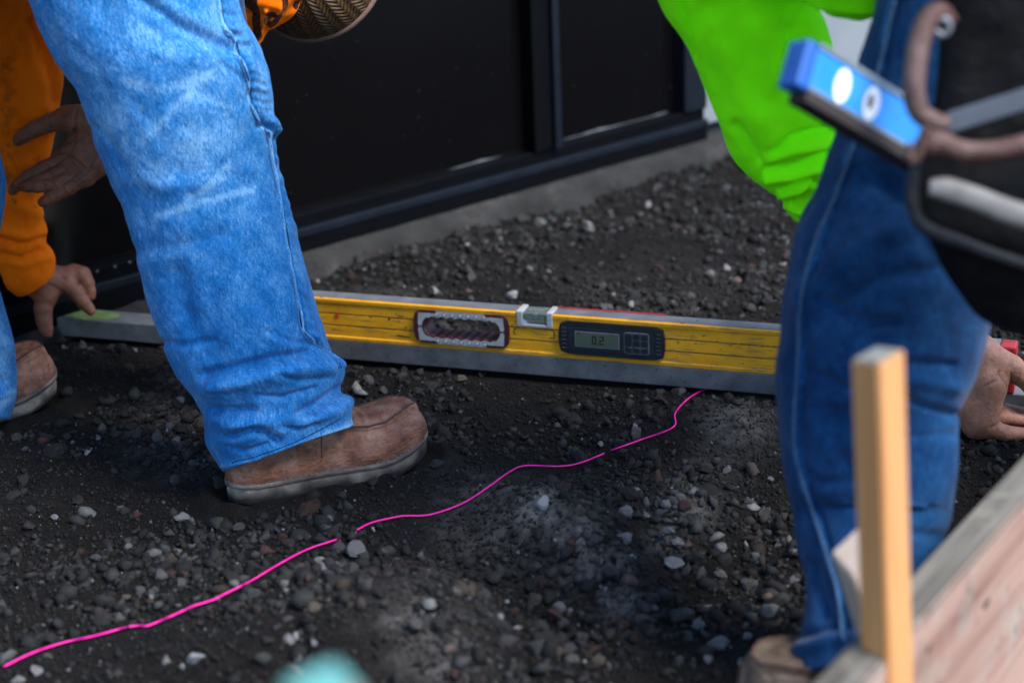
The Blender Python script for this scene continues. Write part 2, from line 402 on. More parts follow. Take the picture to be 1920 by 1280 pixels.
# dust lying along the foot of the panes, and dried drops on the glass
def ragged(name, s0, s1, hbase, hmax, b, seed, mat, parent):
    n = 120; s = np.linspace(s0, s1, n); P = np.stack([s*9, s*0+seed, s*0], -1)
    hh = hbase+np.clip(hmax*(.5+.6*fbm(P, 3, seed)), .001, None)*np.minimum(1, np.minimum(s-s0, s1-s)/.05)
    V = [wall(a, b, hbase) for a in s]+[wall(a, b, h) for a, h in zip(s, hh)]
    F = [(i, i+1, n+i+1, n+i) for i in range(n-1)]
    return mesh_np(name, V, F, mat, parent)
a1, _ = wall_s(850, 320); a2, _ = wall_s(955, 300)
ragged('dust_film', a1, a2, .0895, .010, -.0175, 3, M_DUST, panes[0])
ragged('dust_film', sm+.032, sj-.03, .0895, .014, -.0175, 5, M_DUST, panes[1])
for k in range(70):
    pn = panes[0] if k < 45 else panes[1]
    if k < 45: x, y = random.uniform(520, 980), random.uniform(20, 400)
    else: x, y = random.uniform(1050, 1260), random.uniform(5, 190)
    s, h = wall_s(x, y, -.0175)
    if h < .10: continue
    r = random.uniform(.0010, .0028); u = np.linspace(0, 2*np.pi, 8, endpoint=False)
    V = [wall(s+r*math.cos(q), -.0172, h+r*math.sin(q)) for q in u]+[wall(s, -.0164, h)]
    mesh_np('drop_mark', V, [(i, (i+1) % 8, 8) for i in range(8)], M_SPOT, pn)
for x, y in ((131, 492), (150, 488), (178, 476), (212, 470), (240, 464), (268, 458)):
    s, h = wall_s(x, y, .004); r = .0035; u = np.linspace(0, 2*np.pi, 10, endpoint=False)
    V = [wall(s+r*math.cos(q), .0045, .082+r*math.sin(q)) for q in u]+[wall(s, .0075, .082)]
    mesh_np('screw_head', V, [(i, (i+1) % 10, 10) for i in range(10)], plain('screw_metal', (.06, .065, .075), .4, .2, 50, .5), wl)
# footing: rough sloping concrete strip
n = 260; s = np.linspace(S0, S1, n); prof = [(-.05, .024), (.014, .024), (.034, .021), (.056, .013), (.072, .000), (.088, -.02)]
V = []
for a in s:
    for j, (b, h) in enumerate(prof):
        e = float(fbm(np.array([a*14, j*1.7, 0]), 3, 2)); V.append(wall(a, (b*(.25+.58*float(sstep(.0, .45, a))) if b > 0 else b)+.012*e*(j > 1)*float(sstep(-.1, .4, a)), h+.007*e*(j > 1)))
m = len(prof); F = [(i*m+j, i*m+j+1, (i+1)*m+j+1, (i+1)*m+j) for i in range(n-1) for j in range(m-1)]
mesh_np('footing', V, F, M_CONC, wl)

# ---------------- gravel
def ico(sub, seed, jit=.18, flat=.75):
    bm = bmesh.new(); bmesh.ops.create_icosphere(bm, subdivisions=sub, radius=1.0)
    r = random.Random(seed)
    pl = [(Vector((r.gauss(0, 1), r.gauss(0, 1), r.gauss(0, 1))).normalized(), r.uniform(.35, .80)) for _ in range(9)]
    for vv in bm.verts:
        for nrm_, d in pl:                                   # chip flat facets off the pebble
            k = vv.co.dot(nrm_)
            if k > d: vv.co -= nrm_*(k-d)
        vv.co *= 1+r.uniform(-jit, jit)*.8
    V = np.array([vv.co[:] for vv in bm.verts]); V *= np.array([1.1, r.uniform(.65, 1.0), flat*r.uniform(.85, 1.3)])
    Fc = np.array([[vv.index for vv in f.verts] for f in bm.faces]); bm.free(); return V, Fc
STR = [(8, 1255), (60, 1230), (120, 1210), (180, 1197), (235, 1182), (262, 1178), (282, 1177), (345, 1150), (362, 1142), (400, 1130), (418, 1121), (470, 1095), (520, 1065), (560, 1043), (590, 1030), (632, 1016), (672, 997), (700, 984), (745, 974), (765, 972), (800, 971), (840, 960), (880, 942), (920, 915), (955, 890), (985, 878), (1050, 879), (1090, 872), (1150, 848), (1200, 830), (1262, 806), (1266, 780), (1285, 757), (1310, 740), (1335, 731), (1372, 722)]
def stone_cols(n, pale=.06):
    g = rng.lognormal(math.log(.021), .68, n)[:, None]; c = g*np.array([.98, .98, 1.0])*(1+rng.normal(0, .05, (n, 3)))
    k = rng.random(n)
    br = (k > .86) & (k < .93); c[br] *= np.array([1.35, .92, .75]); rd = k > .975; c[rd] *= np.array([1.9, .85, .7])
    pa = (k < pale); c[pa] = rng.uniform(.10, .30, (pa.sum(), 1))*np.array([1, 1, 1.0])
    return np.clip(c, .01, .6)
def blocked(P, px):
    bad = dist_poly(px, STR) < 7
    s = (P[:, 0]-BA[0])*BD[0]+(P[:, 1]-BA[1])*BD[1]; b = (P[:, 0]-BA[0])*BN[0]+(P[:, 1]-BA[1])*BN[1]
    bad |= (b > -.008) & (b < .058) & (s > -.62)
    for a, bq, wdt in ((G(432, 935), G(800, 852), .055), (np.array([-.93, 2.49, 0]), np.array([-.655, 2.625, 0]), .06), (np.array([.47, 1.76, 0]), np.array([.205, 1.655, 0]), .052)):
        ab = bq-a; t_ = np.clip(((P-a)[:, :2]@ab[:2])/(ab[:2]@ab[:2]), 0, 1); d = np.linalg.norm(P[:, :2]-(a+t_[:, None]*ab)[:, :2], axis=1); bad |= d < wdt
    wb = (P-WA)@WN; bad |= wb < .035
    return bad
def scatter(n, wide=.25):
    """points on the ground with more of them where the photo's picture area is"""
    y = 1.35+(rng.random(n)**1.15)*2.9; x = rng.uniform(-1, 1, n)*(y*.30+wide)
    P = np.stack([x, y, gz(x, y)], -1); px = proj(P); ok = ~blocked(P, px); return P[ok], px[ok]
def rot_mats(n, tilt=.5):
    a = rng.uniform(0, 2*np.pi, n); b = rng.normal(0, tilt, n); c = rng.normal(0, tilt, n)
    ca, sa, cb, sb, cc, sc_ = np.cos(a), np.sin(a), np.cos(b), np.sin(b), np.cos(c), np.sin(c)
    Rz = np.zeros((n, 3, 3)); Rz[:, 0, 0] = ca; Rz[:, 0, 1] = -sa; Rz[:, 1, 0] = sa; Rz[:, 1, 1] = ca; Rz[:, 2, 2] = 1
    Rx = np.zeros((n, 3, 3)); Rx[:, 0, 0] = 1; Rx[:, 1, 1] = cb; Rx[:, 1, 2] = -sb; Rx[:, 2, 1] = sb; Rx[:, 2, 2] = cb
    Ry = np.zeros((n, 3, 3)); Ry[:, 1, 1] = 1; Ry[:, 0, 0] = cc; Ry[:, 0, 2] = sc_; Ry[:, 2, 0] = -sc_; Ry[:, 2, 2] = cc
    return Rz@Rx@Ry
def dens(P, px):
    d = .62+1.0*fbm(P*np.array([6.5, 6.5, 0]), 3, 31)
    for x, y, r, a in ((1000, 800, 190, -.6), (200, 1010, 200, -.45), (420, 1110, 150, .5), (620, 1120, 190, .5), (1330, 1080, 170, .35), (850, 560, 300, .3), (480, 700, 260, .3), (900, 1010, 120, -.4)):
        d = d+a*np.exp(-((px[:, 0]-x)/r)**2-((px[:, 1]-y)/(r*.7))**2)
    return d
def dry_at(q):
    d = np.zeros(len(q))
    for x, y, r, a in DRY: d = np.maximum(d, a*np.exp(-((q[:, 0]-x)/r)**2-((q[:, 1]-y)/(r*.75))**2))
    return np.clip(d*.85*sstep(-.6, .2, fbm(np.stack([q[:, 0], q[:, 1]*1.6, q[:, 0]*0], -1)*.035, 3, 77)), 0, 1)
def stuff_stones(name, n, rad, protos, label, pale, use_dens, sink):
    P, px = scatter(n, .65 if use_dens else .25)
    if use_dens:
        k = rng.random(len(P)) < np.clip(dens(P, px), .05, 1); P, px = P[k], px[k]
    n = len(P); r = rad(n); C_ = stone_cols(n, pale); dk = dry_at(px)[:, None]*rng.uniform(.3, 1, (n, 1)); C_ = C_*(1-dk)+dk*np.array([.27, .255, .245])*rng.uniform(.5, 1.3, (n, 1)); M_ = rot_mats(n); Vs, Fs, Cs = [], [], []; off = 0
    pi = rng.integers(0, len(protos), n)
    for q, (pv, pf) in enumerate(protos):
        idx = np.where(pi == q)[0]; m_ = len(idx)
        W = np.einsum('nij,vj->nvi', M_[idx], pv)*r[idx][:, None, None]+P[idx][:, None]+np.array([0, 0, 1])*(r[idx]*sink)[:, None, None]
        Vs.append(W.reshape(-1, 3)); Fs.append((pf[None]+(np.arange(m_)*len(pv))[:, None, None]+off).reshape(-1, 3)); off += m_*len(pv)
        Cs.append(np.repeat(np.concatenate([C_[idx], np.ones((m_, 1))], 1), len(pv), 0))
    o = mesh_np(name, np.concatenate(Vs), np.concatenate(Fs), M_GRAVEL, smooth=False, attrs={'tint': np.concatenate(Cs)})
    return tag(o, label, 'gravel', kind='stuff')
P1 = [ico(1, k, .48) for k in range(14)]
stuff_stones('gravel', 68000, lambda n: np.clip(rng.lognormal(math.log(.0052), .50, n), .0018, .016), P1, 'small dark grey gravel scattered over the dark soil', .03, True, .22)
OCT = []
for k in range(6):
    r = random.Random(k+50); V = np.array([[1, 0, 0], [-1, 0, 0], [0, 1, 0], [0, -1, 0], [0, 0, 1], [0, 0, -1.]])*np.array([[r.uniform(.6, 1.1)] for _ in range(6)])
    OCT.append((V, np.array([[0, 2, 4], [2, 1, 4], [1, 3, 4], [3, 0, 4], [2, 0, 5], [1, 2, 5], [3, 1, 5], [0, 3, 5]])))
_sc = stone_cols
def stone_cols(n, pale=.02):
    g = rng.lognormal(math.log(.0095), .58, n)[:, None]; c = g*np.array([1.02, .96, .93]); k = rng.random(n) < pale
    c[k] = rng.uniform(.06, .22, (k.sum(), 1)); return np.clip(c, .005, .5)
stuff_stones('soil_crumbs', 140000, lambda n: np.clip(rng.lognormal(math.log(.0020), .42, n), .0009, .0052), OCT, 'fine loose crumbs of dark soil between the stones', .025, False, .2)
# stones that can be picked out one by one
P2 = [ico(2, 100+k, .17) for k in range(12)]
proto_me = []
for k, (pv, pf) in enumerate(P2):
    me = bpy.data.meshes.new('stone'); me.from_pydata(pv.tolist(), [], pf.tolist()); me.materials.append(M_STONE)
    me.polygons.foreach_set('use_smooth', np.zeros(len(me.polygons), bool)); me.update(); proto_me.append(me)
PALE, GREY, DARK, RED, TAN, WHITE = (.25, .25, .25), (.085, .085, .088), (.026, .025, .025), (.070, .036, .028), (.12, .098, .078), (.42, .43, .45)
LIST = [(1020, 942, 14, WHITE), (1177, 962, 15, PALE), (1249, 945, 12, PALE), (1209, 964, 10, PALE), (1254, 997, 12, PALE), (1270, 1016, 13, PALE), (1260, 1062, 18, PALE), (1185, 1045, 6, WHITE), (1144, 1070, 16, GREY), (1131, 1122, 12, GREY), (1178, 1156, 14, GREY), (1206, 1158, 14, GREY), (1225, 1139, 9, PALE), (1312, 1172, 14, PALE), (1348, 1208, 20, PALE), (1329, 1235, 13, PALE), (1442, 1147, 16, PALE), (1406, 1093, 15, GREY), (1433, 964, 14, GREY), (1400, 941, 14, GREY), (1362, 881, 11, PALE), (1325, 930, 20, DARK), (1320, 880, 17, DARK), (948, 1127, 7, WHITE), (964, 1147, 10, RED), (804, 1129, 16, PALE), (779, 1170, 18, GREY), (1462, 1022, 9, PALE), (1446, 899, 7, PALE), (1240, 962, 12, GREY), (1430, 1212, 14, GREY), (1395, 1240, 11, PALE), (1270, 1240, 12, GREY), (1290, 1195, 10, GREY), (1090, 1150, 9, GREY),
        (370, 1232, 17, WHITE), (311, 1239, 9, PALE), (589, 1135, 18, TAN), (576, 1088, 24, DARK), (540, 1017, 20, RED), (448, 989, 13, GREY), (580, 952, 24, RED), (66, 1259, 14, PALE), (36, 1272, 13, PALE), (339, 1093, 12, GREY), (345, 1080, 12, RED), (441, 1064, 13, DARK), (368, 1070, 13, DARK), (262, 1106, 11, GREY), (233, 1119, 11, TAN), (241, 1148, 12, GREY), (29, 927, 18, DARK), (104, 971, 9, WHITE), (228, 951, 8, GREY), (313, 1037, 14, GREY), (543, 1197, 12, PALE), (587, 1204, 8, PALE), (45, 905, 16, DARK), (150, 935, 14, DARK), (57, 985, 12, DARK), (690, 1080, 20, DARK), (720, 1110, 16, DARK), (850, 1010, 14, DARK), (700, 1010, 14, DARK), (720, 1035, 10, GREY), (745, 1050, 10, GREY),
        (248, 1173, 13, DARK), (354, 1142, 8, DARK), (409, 1122, 8, GREY), (632, 1008, 11, DARK), (650, 1000, 13, DARK), (667, 993, 11, DARK), (754, 969, 7, DARK),
        (862, 710, 14, TAN), (690, 712, 13, GREY), (720, 730, 12, GREY), (760, 720, 11, DARK), (660, 700, 12, DARK), (963, 555, 13, WHITE), (820, 868, 13, DARK), (800, 900, 10, GREY), (905, 700, 10, DARK), (760, 690, 10, DARK), (280, 745, 14, DARK), (240, 690, 13, DARK), (255, 730, 11, DARK), (125, 735, 13, DARK), (350, 700, 10, DARK), (300, 780, 12, DARK), (150, 780, 12, DARK), (200, 840, 11, DARK), (90, 820, 10, DARK), (330, 830, 9, GREY), (410, 905, 13, DARK), (310, 650, 12, GREY), (215, 585, 10, GREY), (1215, 385, 10, PALE), (1290, 430, 8, GREY), (780, 470, 8, RED), (700, 500, 9, GREY), (660, 520, 9, RED), (1030, 430, 8, GREY), (930, 470, 8, TAN)]
stones = []
def add_stone(p, r, colr, k):
    o = bpy.data.objects.new('stone', proto_me[k % 12]); COL.objects.link(o)
    o.location = (p[0], p[1], p[2]+r*.28); o.scale = (r, r, r); o.rotation_euler = (random.gauss(0, .35), random.gauss(0, .35), random.uniform(0, 6.3))
    o.color = (*colr, 1); o.parent = ground; stones.append(o)
for k, (x, y, r, cc) in enumerate(LIST):
    p = Gg(x, y+r*.3); dpt = (p-CAM)@FW; j = random.uniform(.85, 1.15); add_stone(p, r*dpt/FPX*(1.3 if x > 1000 and y > 900 else 1.12), tuple(c*j for c in cc), k)
P, px = scatter(1600); ins = (px[:, 0] > -10) & (px[:, 0] < 1600) & (px[:, 1] > 400) & (px[:, 1] < 1300); P, px = P[ins], px[ins]
kk = rng.random(len(P)) < np.clip(dens(P, px), .05, 1); P, px = P[kk], px[kk]
far_ok = np.array([min(math.hypot(q[0]-a[0], q[1]-a[1])-a[2] for a in LIST) > 12 for q in px]); P, px_r = P[far_ok], px[far_ok]
rr = np.sort(np.clip(rng.lognormal(math.log(.0105), .25, len(P)), .007, .019))[::-1]
for k in range(min(300-len(LIST), len(P))):
    u = random.random(); u = u if not (px_r[k][0] > 1050 and px_r[k][1] > 880) else .45+.6*u; cc = DARK if u < .62 else GREY if u < .84 else RED if u < .90 else TAN if u < .94 else PALE
    j = random.uniform(.6, 1.25); add_stone(P[k], rr[k], tuple(c*j for c in cc), k)

# ---------------- pink string line
t = NT('pink_line'); t.col((.98, .008, .36)); t.rough(.55); v = t.coord(); t.bump(t.noise(v, 900, 2), .3, .0006); M_PINK = t.m
GAPS = [(237, 259), (347, 360), (403, 416), (634, 670), (750, 757)]
path = []
sp = smooth_path([(*q, 0) for q in STR], 10)[:, :2]
for x, y in sp:
    p = Gg(x, y); h = .0040
    h -= .014*float(1-sstep(0, 13, max(646-x, x-658, 0)))
    path.append(p+np.array([0, 0, h]))
tag(tube('string_line', path, .00105, M_PINK, n=8), 'bright pink string line lying across the gravel and passing under the grey straightedge', 'string')
#@@OBJECTS
# =================================================================== STRAIGHTEDGE AND SPIRIT LEVEL
def LV(s, b, h): return BA + BD*s + BN*b + np.array([0, 0, h])
def lv_s(x, y, b=0.0):
    d = ray(x, y); p0 = BA+BN*b; t = ((p0-CAM)@BN)/(d@BN); p = CAM+d*t; return (p-BA)@BD, p[2]
t = NT('worn_aluminium'); v = t.coord(); n = t.noise(v, 35, 6, .6); n2 = t.noise(v, 160, 5, .7)
c = t.ramp(n, [(.3, (.15, .158, .17)), (.7, (.29, .305, .325))]); c = t.mix(t.math('MULTIPLY', t.mr(n2, .60, .68), .85), c, (.02, .02, .022))
t.col(c); t.rough(.6); t.set(Metallic=.35); t.bump(n2, .3, .001); M_ALU = t.m
t = NT('yellow_paint'); v = t.coord(); n = t.noise(v, 30, 5, .6); n2 = t.noise(v, 120, 5, .7); n3 = t.noise(t.coord('Object', (25, 25, 260)), 1., 5, .7)
c = t.ramp(n, [(.3, (.74, .315, .003)), (.7, (.92, .43, .005))])
c = t.mix(t.math('MULTIPLY', t.mr(n3, .53, .64), .75), c, (.25, .17, .07)); c = t.mix(t.math('MULTIPLY', t.mr(n2, .64, .69), .9), c, (.03, .025, .02))
c = t.mix(t.math('MULTIPLY', t.attr('grime'), t.mr(n2, .25, .55), clamp=True), c, (.10, .075, .04))
t.col(c); t.rough(.45); t.bump(n2, .2, .0006); M_YEL = t.m
M_GREYTOP = plain('milled_edge', (.27, .285, .31), .5, .25, 30, .4)
M_MAROON = plain('maroon_rubber', (.085, .009, .018), .6, .3, 80)
M_WPLAS = plain('dirty_white_plastic', (.55, .57, .58), .5, .18, 60)
M_WHT2 = plain('grip_dot_plastic', (.70, .72, .72), .5, .08, 60)
M_BLK = plain('black_plastic', (.012, .016, .024), .45, .4, 70)
M_BLK2 = plain('display_bezel', (.018, .026, .042), .4, .3, 90)
M_LCD = plain('lcd_glass', (.115, .155, .115), .3, .08, 20, bump=0)
M_LCDK = plain('lcd_segment', (.004, .006, .006), .5, 0, 20, bump=0)
M_GREYP = plain('grey_print', (.22, .25, .30), .6, .3, 200)
M_RIB = plain('rib_grey', (.07, .085, .11), .6, .4, 200)
M_KEY = plain('keypad_web', (.075, .09, .12), .6, .3, 200)
M_REDP = plain('red_rubber', (.42, .018, .03), .6, .35, 70)
M_GREENP = plain('lime_marker_paint', (.20, .30, .085), .8, .4, 60)
M_INK = plain('black_marker', (.012, .011, .010), .7, .2, 100, bump=0)
M_ORSP = plain('orange_marker', (.80, .07, .01), .7, .2, 100, bump=0)
t = NT('vial_green'); t.col((.12, .38, .22)); t.rough(.08); t.set(Transmission_Weight=.55, IOR=1.45); M_VIAL = t.m
t = NT('clear_plastic'); t.col((.75, .82, .80)); t.rough(.12); t.set(Transmission_Weight=.8, IOR=1.45); M_CLEAR = t.m

HB = .030; LH = .0645; LW = .030
sBL = lv_s(78, 612)[0]; sBR = lv_s(1990, 770)[0]
be = thing('straightedge_bar', LV((sBL+sBR)/2, .024, 0), 'long grey metal straightedge bar lying on the gravel beneath the yellow level', 'straightedge')
fbox('bar', LV, sBL, sBR, .0, .048, .0, HB-.0006, M_ALU, be, .0012)
g0, g1 = lv_s(98, 600)[0], lv_s(190, 606)[0]
n = 40; V = []; g1 += .02
for i in range(n):
    s = g0+(g1-g0)*i/(n-1); e = .004*float(fbm(np.array([i*.35, 0, 0]), 3, 4)); k = math.sin(math.pi*min(1, i/(n-1)*1.0))**.5
    V += [LV(s, .022-.019*k-e, HB-.0002), LV(s, .024+.020*k+e, HB-.0002)]
mesh_np('paint_smear', V, [(2*i, 2*i+2, 2*i+3, 2*i+1) for i in range(n-1)], M_GREENP, be)

sL0 = lv_s(395, 610)[0]; sR0 = lv_s(1872, 690)[0]
lvl = thing('spirit_level', LV((sL0+sR0)/2, .015, HB), 'yellow digital spirit level with a hand hole, resting on the grey straightedge', 'spirit level')
PROF = [(0, 0), (0, .0045), (.0020, .0062), (.0020, .0205), (.0038, .0212), (.0038, .0228), (.0020, .0235), (.0020, .0385), (.0038, .0392), (.0038, .0408), (.0020, .0415), (.0020, .0555), (.0002, .0575), (0, .0622), (.0022, .0645)]
def clip_prof(h0, h1):
    pts = []
    for (b0, a0), (b1, a1) in zip(PROF[:-1], PROF[1:]):
        if a1 < h0 or a0 > h1: continue
        def at(h): return (b0+(b1-b0)*(h-a0)/(a1-a0), h)
        pts.append((b0, a0) if a0 >= h0 else at(h0))
        if a1 > h1: pts.append(at(h1))
        elif a1 == PROF[-1][1]: pts.append((b1, a1))
        else: pts.append((b1, a1))
    out = [pts[0]]
    for p in pts[1:]:
        if abs(p[0]-out[-1][0])+abs(p[1]-out[-1][1]) > 1e-6: out.append(p)
    return out
VL, FL, GL = [], [], []
def extr(s0, s1, h0=0, h1=LH):
    f = clip_prof(h0, h1); loop = f+[(LW-b, h) for b, h in f[::-1]]; m = len(loop); k = max(2, int((s1-s0)/.02)+1); base = len(VL)
    for i in range(k):
        s = s0+(s1-s0)*i/(k-1)
        for b, h in loop:
            VL.append(LV(s, b, HB+h)); GL.append(.9 if b in (.0038, LW-.0038) else .28 if h < .006 else .22 if h > .0555 else .08)
    for i in range(k-1):
        for j in range(m):
            a = base+i*m+j; b2 = base+i*m+(j+1) % m; FL.append((a, b2, b2+m, a+m))
    FL.append(tuple(base+j for j in range(m))[::-1]); FL.append(tuple(base+(k-1)*m+j for j in range(m)))
hs0, hs1 = lv_s(790, 610)[0], lv_s(940, 620)[0]
ns0, ns1 = lv_s(968, 592, .0)[0], lv_s(1036, 592, .0)[0]
extr(sL0, hs0); extr(hs0, hs1, 0, .0115); extr(hs0, hs1, .0525, LH); extr(hs1, ns0); extr(ns0, ns1, 0, .0430); extr(ns1, sR0)
mesh_np('body', VL, FL, M_YEL, lvl, smooth=False, attrs={'grime': np.array(GL)})
fbox('milled_edge', LV, sL0+.002, ns0-.001, .0030, LW-.0030, HB+LH-.0010, HB+LH+.0007, M_GREYTOP, lvl)
fbox('milled_edge', LV, ns1+.001, sR0-.002, .0030, LW-.0030, HB+LH-.0010, HB+LH+.0007, M_GREYTOP, lvl)
r0, r1 = lv_s(1045, 580, LW)[0], lv_s(1250, 592, LW)[0]
fbox('red_tape', LV, r0, r1, LW-.0035, LW+.0012, HB+LH-.002, HB+LH+.0014, M_REDP, lvl)
fbox('end_cap', LV, sR0+.0003, sR0+.022, -.0012, LW+.0012, HB-.0005, HB+LH+.001, M_REDP, lvl, .003)
fbox('end_collar', LV, sR0-.012, sR0, -.0008, LW+.0008, HB+.0005, HB+LH+.0009, M_GREYTOP, lvl, .0005)
# hand hole insert: ring between an outer outline and a scalloped inner slot
iL, iR = lv_s(776, 610)[0], lv_s(955, 622)[0]; ic = (iL+iR)/2; ihw = (iR-iL)/2; ih0, ih1 = .0068, .0575; ihc = (ih0+ih1)/2; ihh = (ih1-ih0)/2
slotw, sloth = ihw*.79, ihh*.60
N = 320
def outer(q):
    c, s_ = math.cos(q), math.sin(q); k = (abs(c/ihw)**9+abs(s_/ihh)**9)**(-1/9.); x, y = c*k, s_*k
    x *= 1-.05*(y/ihh)**2*(1 if True else 0); return x, y
def inner(q):
    c, s_ = math.cos(q), math.sin(q); lo, hi = 0, .2
    for _ in range(30):
        m_ = (lo+hi)/2; x, y = c*m_, s_*m_; dx = max(abs(x)-(slotw-sloth), 0); ins_ = dx*dx+y*y < sloth*sloth; lo, hi = (m_, hi) if ins_ else (lo, m_)
    x, y = c*lo, s_*lo
    if abs(x) < slotw-sloth*.7: y -= math.copysign(.0011*(1-math.cos(x/(slotw-sloth*.7)*math.pi*7)), y)
    return x, y
qs = []
for i in range(N):                                # even steps along the slot, not the angle
    a = 2*math.pi*i/N; qs.append(math.atan2(math.sin(a)*sloth*1.0, math.cos(a)*slotw*1.0))
O_ = [outer(q) for q in qs]; I_ = [inner(q) for q in qs]; NR = 14
V = []; fb = -.0016
for k in range(NR+1):
    u = k/NR
    for (ox, oy), (ix, iy) in zip(O_, I_): V.append((ix+(ox-ix)*u, iy+(oy-iy)*u))
Fm, Fw = [], []
for k in range(NR):
    for i in range(N):
        j = (i+1) % N; f = (k*N+i, k*N+j, (k+1)*N+j, (k+1)*N+i); x = sum(V[q][0] for q in f)/4; y = sum(V[q][1] for q in f)/4
        mid = abs(x) < ihw*.50
        white = k >= 2 and (abs(y) < ihh*.84 or mid) and abs(x) < ihw*(.90-.03*(y/ihh)**2) and not (abs(y) < ihh*.055 and abs(x) > slotw)
        (Fw if white else Fm).append(f)
V3 = [LV(ic+x, fb, HB+ihc+y) for x, y in V]; nb_ = len(V3)
V3 += [LV(ic+x, LW-fb, HB+ihc+y) for x, y in I_]+[LV(ic+x, LW-fb, HB+ihc+y) for x, y in O_]
for i in range(N):
    j = (i+1) % N; Fm.append((i, nb_+i, nb_+j, j)); Fm.append((nb_+i, nb_+N+i, nb_+N+j, nb_+j)); a = NR*N; Fm.append((a+i, a+j, nb_+N+j, nb_+N+i))
ins = mesh_np('hand_hole_insert', V3, Fm, M_MAROON, lvl, smooth=False)
Vw = [LV(ic+x, fb-.0004, HB+ihc+y) for x, y in V]
mesh_np('grip_panel', Vw, Fw, M_WPLAS, ins, smooth=False)
def disc(name, s, h, b, r, th, mat, parent, n=16):
    u = np.linspace(0, 2*np.pi, n, endpoint=False)
    V = [LV(s+r*math.cos(q), b, HB+h+r*math.sin(q)) for q in u]+[LV(s+r*math.cos(q), b-th, HB+h+r*math.sin(q)) for q in u]
    return mesh_np(name, V, [(i, (i+1) % n, n+(i+1) % n, n+i) for i in range(n)]+[tuple(range(n, 2*n))], mat, parent, smooth=False)
for row, hh in ((1, ihh*.80), (-1, -ihh*.80)):
    for k in range(7):
        s = ic+(k-3)*ihw*.165
        d_ = disc('grip_dot', s, ihc+hh, fb-.0004, .0034, .0004, M_BLK2, ins); disc('grip_dot', s, ihc+hh, fb-.0008, .0024, .0012, M_WHT2, ins)
# top vial
vb0, vb1 = .0012, LW-.0012; vs0, vs1 = ns0+.004, ns1-.004
for a, b_ in ((ns0+.0005, ns0+.009), (ns1-.009, ns1-.0005)):
    fbox('vial_bracket', LV, a, b_, -.0012, LW+.001, HB+.0435, HB+LH+.0016, M_WPLAS, lvl, .0012)
fbox('vial_base', LV, ns0+.0095, ns1-.0095, -.0010, LW+.0008, HB+.0434, HB+.0470, M_WPLAS, lvl, .0008)
fbox('vial_block', LV, ns0+.0095, ns1-.0095, .0005, LW-.0005, HB+.0472, HB+LH-.0005, M_CLEAR, lvl, .001)
vx = np.linspace(ns0+.011, ns1-.011, 14); vi = tube('vial', [LV(s, .0105, HB+.0560+.0009*math.sin(math.pi*i/13)) for i, s in enumerate(vx)], .0062, M_VIAL, lvl, 16)
for o_ in (-.0052, .0052):
    sc_ = (ns0+ns1)/2+o_; tube('vial_ring', [LV(sc_-.0004, .0105, HB+.0565), LV(sc_+.0004, .0105, HB+.0565)], .0066, M_BLK, vi, 16)
tube('bubble', [LV((ns0+ns1)/2+q*.0042, .0062, HB+.0600) for q in (-1, -.6, 0, .6, 1)], [.0008, .0022, .0027, .0022, .0008], M_CLEAR, vi, 12)
# digital display
dL, dR = lv_s(1048, 630)[0], lv_s(1247, 645)[0]; dc = (dL+dR)/2; dw = (dR-dL)/2; dh0, dh1 = .0075, .0570; dhc = (dh0+dh1)/2; dhh = (dh1-dh0)/2
def plate(name, outline, b0, b1, mat, parent, bev=.0):
    bm = bmesh.new(); a = [bm.verts.new(LV(s, b0, HB+h)) for s, h in outline]; c_ = [bm.verts.new(LV(s, b1, HB+h)) for s, h in outline]; n = len(a)
    bm.faces.new(a); top = bm.faces.new(c_[::-1])
    for i in range(n): bm.faces.new((a[i], a[(i+1) % n], c_[(i+1) % n], c_[i]))
    if bev: bmesh.ops.bevel(bm, geom=list(top.edges), offset=bev, segments=2, affect='EDGES')
    return bm_obj(name, bm, mat, parent)
ol = []
for q in np.linspace(0, 2*np.pi, 72, endpoint=False):
    c, s_ = math.cos(q), math.sin(q); k = (abs(c/dw)**14+abs(s_/dhh)**14)**(-1/14.); x, y = c*k, s_*k; x *= 1-.045*(y/dhh)**2; ol.append((dc+x, dhc+y))
dm = plate('display_housing', ol, .004, -.0030, M_BLK, lvl, .0012)
def rr_(c, hc, w_, h_, r_, n=6):
    out = []
    for cx, cy, a0 in ((w_-r_, h_-r_, 0), (-w_+r_, h_-r_, 90), (-w_+r_, -h_+r_, 180), (w_-r_, -h_+r_, 270)):
        for k in range(n): a = R(a0+90*k/(n-1)); out.append((c+cx+r_*math.cos(a), hc+cy+r_*math.sin(a)))
    return out
def du(zx, zy):   # zoomed photo coordinates (crop 1030,570 at x8) to level coordinates
    s, z = lv_s(1030+zx/8, 570+zy/8, -.003); return s, z-HB
p0 = du(290, 310); p1 = du(1560, 720); bz = plate('bezel', rr_((p0[0]+p1[0])/2, dhc-.0005, (p1[0]-p0[0])/2, dhh*.66, .002), -.0028, -.0036, M_BLK2, dm, .0003)
p0 = du(395, 480); p1 = du(1040, 530); scr_c = (p0[0]+p1[0])/2; scr_w = (p1[0]-p0[0])/2; sh = .0105
plate('screen_rim', rr_(scr_c, dhc-.0003, scr_w+.0012, sh+.0012, .0012), -.0034, -.0040, M_GREYP, bz)
scr = plate('screen', rr_(scr_c, dhc-.0003, scr_w, sh, .0005), -.0036, -.0043, M_LCD, dm)
SEG = {'0': 'abcdef', '2': 'abged'}
